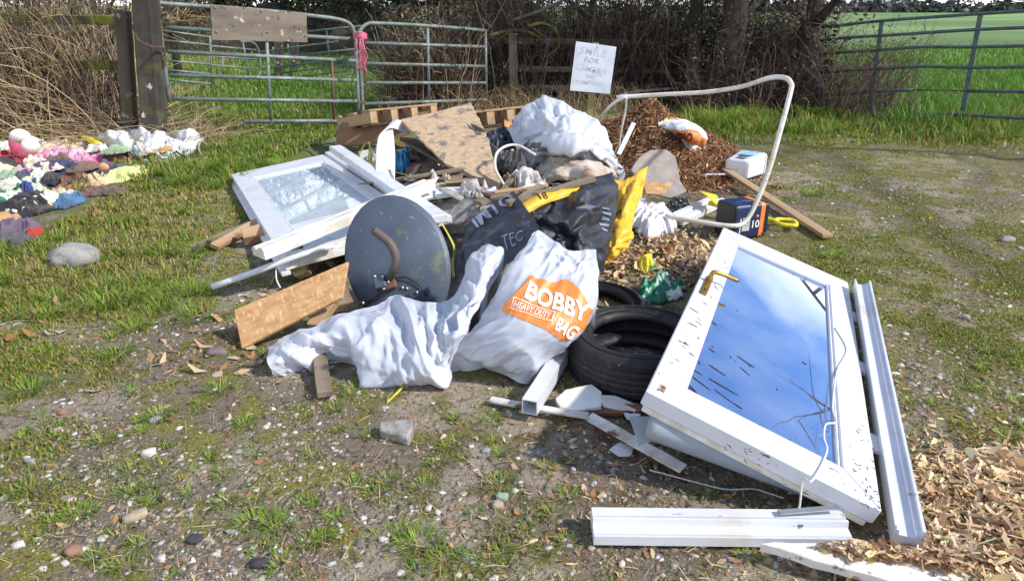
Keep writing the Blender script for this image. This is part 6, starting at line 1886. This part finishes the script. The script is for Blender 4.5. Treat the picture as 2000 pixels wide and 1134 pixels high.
def ribbon(name, pts, w, m, label, cat):
    p = catmull(pts, 8)
    tn = np.gradient(p, axis=0); tn /= np.linalg.norm(tn, axis=1)[:, None]
    s = np.cross(tn, np.array([.2, .3, 1.0])); s /= np.linalg.norm(s, axis=1)[:, None]
    v = np.stack([p - s * w / 2, p + s * w / 2], 1).reshape(-1, 3)
    i = np.arange(len(p) - 1)
    return tag(mk(name, v, np.stack([2 * i, 2 * i + 1, 2 * i + 3, 2 * i + 2], 1), m, solid=.0015), label, cat)
ribbon('yellow_strap', [P(862, 434, .32), P(878, 462, .26), P(888, 486, .22), P(884, 510, .16), P(886, 540, .12)], .014, strap, 'yellow packing strap hanging between dish and membrane', 'strap')
ribbon('yellow_strap', [P(655, 308, .33), P(690, 315, .33), P(740, 326, .34), P(795, 342, .38)], .014, strap, 'yellow packing strap stretched over the window edge', 'strap')
ribbon('yellow_strap', [P(830, 366, .39), P(860, 358, .4), P(905, 354, .4), P(925, 352, .4)], .02, strap, 'yellow packing strap lying along the brown card', 'strap')
ribbon('yellow_strap', [P(700, 305, .24), P(712, 282, .34), P(722, 280, .36), P(720, 312, .28)], .016, strap, 'yellow packing strap folded up left of the ribbed panel', 'strap')
ribbon('yellow_strap', [P(836, 398, .3), P(850, 394, .31), P(866, 392, .31)], .02, strap, 'yellow strap scrap between brown batten and concrete', 'strap')
ribbon('yellow_strap', [P(788, 752, .02), P(775, 766, .012), P(756, 784, .006)], .012, strap, 'yellow strap end poking out under the long white bag', 'strap')
ribbon('blue_strap', [P(600, 284, .06), P(620, 278, .10), P(650, 280, .16), P(675, 288, .2)], .02, mat('pale_blue_strap', C(150, 178, 196), rough=.5), 'pale blue strap curving into the grass behind the window', 'strap')

for i_, (px_, py_, w_, h_, z_, b_, cl_, lb_x) in enumerate([(1030, 352, 70, 34, .08, .30, (214, 208, 198), 'dirty white plastic scrap below the stained bulk bag fold'), (925, 372, 60, 30, .07, .33, (196, 190, 182), 'dusty grey plastic scrap beside the membrane corner'),
        (862, 352, 60, 26, .06, .32, (206, 196, 184), 'cream plastic scrap over the curved brown card'), (1002, 318, 50, 40, .08, .36, (70, 66, 64), 'charcoal rag under the thin white hoop'), (745, 300, 40, 30, .07, .26, (180, 168, 150), 'tan paper scrap behind the window jamb'),
        (818, 298, 44, 26, .08, .28, (96, 84, 76), 'brown sodden rag beside the blue bag'), (1000, 350, 40, 30, .07, .3, (140, 110, 84), 'rust brown cardboard scrap in the middle of the heap')]):
    crumple('plastic_scrap' if cl_[0] > 170 else 'rag', lb_x, 'scrap', px_, py_, w_, h_, z_, mat('scrap_%d' % i_, C(*cl_), C(*[q_ * .8 for q_ in cl_]), 7, rough=.6, bump=.3, dirt=(C(100, 84, 70), 10, .56, .7)), 50.1 + i_ * 1.7, base=b_, amp=.5)
for i_, (pts_, m_, lb_x) in enumerate([([(985, 300, .40), (1003, 296, .42), (1046, 340, .36), (1030, 348, .34)], gwood, 'grey slat leaning under the white hoop'), ([(905, 336, .40), (960, 352, .38), (1000, 392, .36), (985, 398, .34)], dwood, 'rotted brown board end beside the concrete chunk'),
        ([(700, 296, .24), (735, 288, .28), (738, 300, .26), (705, 310, .22)], upvc_cream, 'cream plastic tile behind the yellow folded strap'), ([(1012, 368, .36), (1060, 352, .40), (1066, 360, .38), (1020, 378, .34)], chipped, 'paint chipped white slat behind the membrane')]):
    scrap('broken_board', lb_x, 'board', pts_, .014, m_, jag=.005, seg=.04)
# broken bits all over the heap
hr = np.random.default_rng(17)
for i in range(44):
    px = hr.uniform(800, 1060); py = hr.uniform(min(385, max(335, 330 + (px - 860) * .4)), 402)
    z = .20 + .16 * math.exp(-((px - 930) / 140) ** 2) + hr.uniform(-.03, .05)
    a = P(px, py, z)
    kind = i % 5
    an = hr.uniform(0, 3.14)
    if kind < 3:
        L, w = hr.uniform(.12, .42), hr.uniform(.02, .07)
        d = np.array([math.cos(an), math.sin(an) * .8, hr.uniform(-.25, .15)]) * L
        m, nm = ((dwood, 'dark rotten'), (gwood, 'grey weathered'), (bwood, 'pale sawn'))[kind]
        tag(beam('timber_splinter', a, a + d, w, hr.uniform(.008, .025), m, roll=hr.uniform(-.8, .8), wob=.003), '%s timber splinter jammed into the heap' % nm, 'timber', '%s splinters in the heap' % nm)
    else:
        k = hr.integers(4, 7)
        rr = hr.uniform(.05, .13)
        t = np.sort(hr.uniform(0, 6.28, k))
        u = np.array([1, 0, hr.uniform(-.5, .3)]); w = np.array([0, 1, hr.uniform(-.2, .6)])
        m, nm = ((upvc, 'white plastic'), (cc_, 'grey plaster'))[kind - 3]
        tag(slab('shard', [a + rr * (math.cos(q) * u + math.sin(q) * w) * hr.uniform(.6, 1.2) for q in t], .012, m, jag=.003, seg=.03), 'broken %s shard among the heaped scraps' % nm, 'shard', '%s shards in the heap' % nm)

# ---------------------------------------------------------------- sign
sg = thing('sign_board', P(1150, 240, 0), 'handwritten white no dumping sign on a wooden stake', 'sign')
Y0 = 7.3
sp0 = D(1148, 245, Y0 + .03); sp0[2] = -.02
beam('stake', sp0, D(1164, 84, Y0 + .03), .06, .03, mat('stake_wood', C(170, 158, 96), C(146, 132, 80), 6, rough=.85, stretch=(.15, 1, 1), bump=.2), sg, up=(0, -1, 0))
sc_ = [D(1125, 81, Y0), D(1204, 92, Y0 - .02), D(1191, 184, Y0 - .05), D(1113, 177, Y0 - .03)]
sb_ = slab('board', sc_, .012, mat('sign_white', C(226, 230, 236), C(212, 216, 224), 5, rough=.6, dirt=(C(178, 200, 214), 4, .52, .66)), sg)
ex2 = (sc_[1] - sc_[0]); ey2 = (sc_[0] - sc_[3]); nz2 = np.cross(ex2, ey2)
ink = mat('faded_ink', C(192, 206, 214), C(220, 226, 232), 30, (.4, .62), rough=.7)
inkp = mat('purple_ink', C(166, 160, 182), C(212, 212, 222), 30, (.4, .62), rough=.7)
def sign_text(s, u, v, size, m, sk=0):
    o = sc_[3] + ex2 * u + ey2 * v + nz2 / np.linalg.norm(nz2) * .003
    text_flat('lettering', s, frame(o, ex2 + ey2 * sk, nz2), size, m, sb_, .003, 1.12)
sign_text('SMILE', .47, .84, .10, ink, -.03); sign_text('FOR', .45, .665, .075, inkp, -.04); sign_text('CAMERA', .46, .49, .075, ink, -.05); sign_text('NO', .48, .345, .055, ink); sign_text('DUMPING', .43, .21, .065, ink, .02)
lump('nail', sc_[3] + ex2 * .53 + ey2 * .93 + nz2 / np.linalg.norm(nz2) * .004, (.012, .008, .012), MATS['black_hole'], 1, .1, ICO2, sg)
lump('nail', sc_[3] + ex2 * .53 + ey2 * .47 + nz2 / np.linalg.norm(nz2) * .004, (.012, .008, .016), MATS['black_hole'], 1, .1, ICO2, sg)

# ---------------------------------------------------------------- dumped clothes
def cm(name, a, b=None, sc=6, r=(.45, .6), rough=.9, **k):
    return mat('cloth_' + name, a, b or tuple(x * .8 for x in a), sc, r, rough=rough, bump=.3, bscale=60, sheen=.15, dirt=(C(112, 100, 86), 8, .56, .76), dirt2=(tuple(x * .55 for x in a), 22, .6, .7), **k)
CL = [('white and red towel at the far end of the clothes', 'towel', 20, 290, 90, 40, .14, cm('white', C(232, 230, 228))),
      ('crumpled red cloth under the white towel', 'cloth', 22, 308, 80, 26, .12, cm('red', C(196, 74, 84), C(150, 46, 60))),
      ('pale pink garment in the middle of the clothes', 'garment', 112, 308, 84, 30, .17, cm('pink', C(234, 172, 196), C(214, 140, 172))),
      ('cream patterned blanket behind the pink garment', 'blanket', 128, 288, 100, 34, .17, cm('cream', C(232, 218, 184), C(226, 190, 176), 12)),
      ('lilac pink blouse beside the bright pink top', 'garment', 172, 304, 60, 34, .13, cm('lilac', C(226, 194, 206), C(206, 178, 200), 10)),
      ('bright pink top at the right end of the clothes', 'garment', 210, 306, 66, 26, .11, cm('hotpink', C(226, 116, 160), C(200, 84, 134))),
      ('navy blue jacket in a heap', 'jacket', 98, 336, 100, 40, .14, cm('navy', C(56, 62, 96), C(40, 44, 70), 7)),
      ('cream floral fabric folded beside the navy jacket', 'fabric', 24, 340, 90, 50, .18, cm('floral', C(226, 214, 176), C(206, 186, 146), 12)),
      ('pale green printed cloth over the black bag', 'cloth', 34, 368, 72, 42, .17, cm('palegreen', C(196, 204, 176), C(210, 160, 150), 14, (.56, .62))),
      ('orange sleeve poking from the cloth pile', 'sleeve', 50, 348, 44, 14, .16, cm('orange', C(206, 96, 60))),
      ('royal blue sleeve beside the pale green cloth', 'sleeve', 64, 370, 20, 34, .14, cm('royal', C(52, 70, 136))),
      ('black fabric bag at the front of the clothes', 'bag', 52, 394, 90, 48, .12, cm('black', C(40, 40, 46), C(28, 28, 32))),
      ('cream trouser leg reaching toward the grass', 'trousers', 94, 394, 38, 54, .09, cm('creamleg', C(232, 224, 200), C(214, 204, 176))),
      ('white and green striped sock hanging at the pile edge', 'sock', 8, 384, 36, 64, .15, cm('greenstripe', C(226, 226, 206), C(38, 124, 96), 9, (.52, .56))),
      ('white crumpled cloth with green trim', 'cloth', 32, 404, 60, 34, .09, cm('offwhite', C(222, 216, 204), C(80, 140, 110), 9, (.62, .66))),
      ('dark brown leather shoe half under the clothes', 'shoe', 148, 350, 56, 28, .13, cm('brown', C(108, 72, 52), C(70, 48, 40), rough=.5)),
      ('tan leather purse beside the brown shoe', 'purse', 176, 352, 40, 22, .11, cm('tan', C(222, 190, 146), C(196, 160, 120), rough=.6)),
      ('lime yellow cloth spread at the right edge', 'cloth', 246, 338, 52, 44, .08, cm('lime', C(214, 220, 150), C(190, 198, 120))),
      ('charcoal hood with a peach patch', 'hood', 214, 328, 62, 36, .18, cm('charcoal', C(92, 94, 98), C(70, 72, 78), 4)),
      ('dull maroon rag under the tan purse', 'rag', 196, 372, 90, 20, .06, cm('maroon', C(128, 96, 92), C(92, 76, 70))),
      ('rusty orange rag in the grass', 'rag', 128, 370, 70, 18, .05, cm('rustrag', C(176, 110, 70), C(120, 84, 60))),
      ('small denim blue rag in the grass', 'rag', 138, 392, 28, 22, .08, cm('denim', C(84, 124, 160), C(60, 92, 124))),
      ('purple grey knitted hat by itself in the grass', 'hat', 38, 448, 66, 24, .10, cm('hat', C(112, 94, 114), C(88, 74, 92), 14)),
      ('dark grey wet jumper beneath the purple hat', 'jumper', 22, 465, 80, 28, .07, cm('jumper', C(98, 92, 98), C(74, 70, 76), 10)),
      ('brown leather scrap beside the purple hat', 'scrap', 14, 432, 44, 14, .06, cm('leather', C(190, 150, 106), C(150, 112, 78))),
      ('red scrap of cloth beside the wet jumper', 'scrap', 68, 458, 16, 18, .06, cm('redscrap', C(178, 62, 56))),
      ('black bin liner at the back of the clothes', 'bin liner', 130, 274, 110, 20, .1, MATS['black_plastic'])]
for i, (lb, ct, px, py, w, h, z, m) in enumerate(CL):
    crumple(ct.replace(' ', '_'), lb, ct, px, py, w, h, z, m, 1.7 * i + .9, rng.uniform(-.4, .4), 0.0, .38, 60)
teddy = thing('plush_toy', P(45, 290, 0), 'pink plush toy with two round white heads', 'toy')
plw = mat('plush_white', C(236, 230, 216), C(220, 210, 194), 12, rough=.95, bump=.3, bscale=80, sheen=.3)
plp = mat('plush_pink', C(222, 96, 126), C(206, 78, 110), 12, rough=.95, bump=.3, bscale=80, sheen=.3)
lump('head', P(39, 266, .30), (.17, .15, .13), plw, 1, .06, ICO3, teddy, smooth=True)
lump('head', P(60, 285, .24), (.15, .14, .13), plw, 2, .06, ICO3, teddy, smooth=True)
lump('body', P(38, 285, .17), (.17, .16, .26), plp, 3, .1, ICO3, teddy, smooth=True)
bn = thing('yellow_toy', P(180, 280, 0), 'yellow rubbery toy shoe resting on the black liner', 'toy')
tube('body', [P(163, 268, .16), P(175, 274, .17), P(188, 280, .16), P(199, 286, .13)], [.02] * 6 + [.03] * 6 + [.032] * 6 + [.02], yel, bn, 10)
tube('sole', [P(170, 279, .12), P(185, 287, .12), P(196, 290, .11)], .014, MATS['black_shell'], bn, 8)
lump('patch', P(203, 326, .17), (.09, .03, .07), mat('peach_patch', C(220, 160, 126), rough=.8), 4, .2, ICO2)
tag(bpy.data.objects['patch'], 'peach coloured patch on the charcoal hood', 'patch'); bpy.data.objects['patch'].name = 'cloth_patch'
for i in range(16):
    px, py = rng.uniform(-10, 240), 0
    py = 285 + rng.uniform(0, 90) * (1 - px / 330)
    c_ = [C(226, 206, 190), C(214, 150, 176), C(70, 74, 100), C(208, 206, 190), C(120, 96, 84), C(230, 226, 218), C(150, 170, 140), C(60, 60, 64)][i % 8]
    nm_ = ['beige', 'rose pink', 'slate blue', 'off white', 'mid brown', 'white', 'sage green', 'black'][i % 8]
    crumple('small_garment', 'small %s garment scrap tucked into the clothes pile' % nm_, 'garment', px, py, rng.uniform(24, 44), rng.uniform(10, 20), .05, cm('scrap%d' % (i % 8), c_), 30.3 + i * 1.3, rng.uniform(-1, 1), .11, .4, 30, group='%s garment scraps in the clothes pile' % nm_)
# white sheets in the grass
sw = mat('white_sheeting', C(224, 226, 226), C(204, 206, 204), 4, rough=.55, dirt=(C(176, 146, 100), 7, .62, .7), dirt2=(C(120, 124, 90), 14, .62, .72))
tag(sheet('buckled_sheet', [[(196, 266, .14), (222, 258, .2), (250, 262, .15), (290, 258, .2), (330, 262, .16), (365, 258, .2), (400, 270, .12)], [(190, 276, .12), (225, 272, .18), (255, 276, .13), (290, 270, .18), (330, 272, .14), (362, 270, .17), (392, 276, .1)], [(215, 290, .1), (240, 284, .14), (262, 292, .1), (292, 282, .15), (328, 290, .1), (352, 282, .13), (384, 292, .08)], [(228, 298, .08), (250, 296, .1), (278, 306, .07), (300, 298, .1), (322, 308, .07), (342, 296, .08), (362, 304, .06)]], sw, None, 12, .06, 5, solid=.006, seed=3, fold=.4, spread=.9), 'buckled white sheet lying in grass beside the clothes', 'sheet')
crumple('tan_cloth', 'tan cloth heaped on the buckled white sheet', 'cloth', 308, 288, 60, 20, .05, cm('tanheap', C(212, 168, 108), C(186, 146, 96)), 12.5, base=.1)
crumple('white_cloth', 'white rag below the buckled white sheet', 'rag', 322, 312, 70, 22, .06, sw, 13.5)
crumple('white_cloth', 'pale plastic scrap under the brambles behind the clothes', 'scrap', 150, 254, 80, 18, .08, sw, 14.5, base=.06)
crumple('grey_plastic', 'grey plastic scrap between brambles and white sheet', 'scrap', 232, 254, 50, 14, .07, mat('cloth_greyplastic', C(160, 164, 166), C(110, 112, 114), 8, rough=.5), 15.5, base=.05)
for i, (pts, lb) in enumerate([([(372, 240, .25), (385, 262, .16), (405, 285, .08), (430, 305, .03)], 'pale dry branch lying across the white sheet end'), ([(375, 258, .14), (400, 262, .12), (420, 280, .08), (436, 298, .03)], 'forked pale twig beside the dry branch'),
                               ([(345, 258, .16), (360, 275, .12), (378, 292, .05)], 'dark twig on the white sheet'), ([(395, 268, .12), (388, 290, .1), (402, 312, .02)], 'crooked pale twig hanging to the grass')]):
    tag(tube('fallen_branch', [P(*q) for q in pts], [.012 - .007 * k / (len(pts) * 6) for k in range((len(pts) - 1) * 6 + 1)], mat('pale_branch', C(206, 186, 152), C(176, 154, 122), 14, rough=.85) if i != 2 else dwood, None, 6), lb, 'branch')
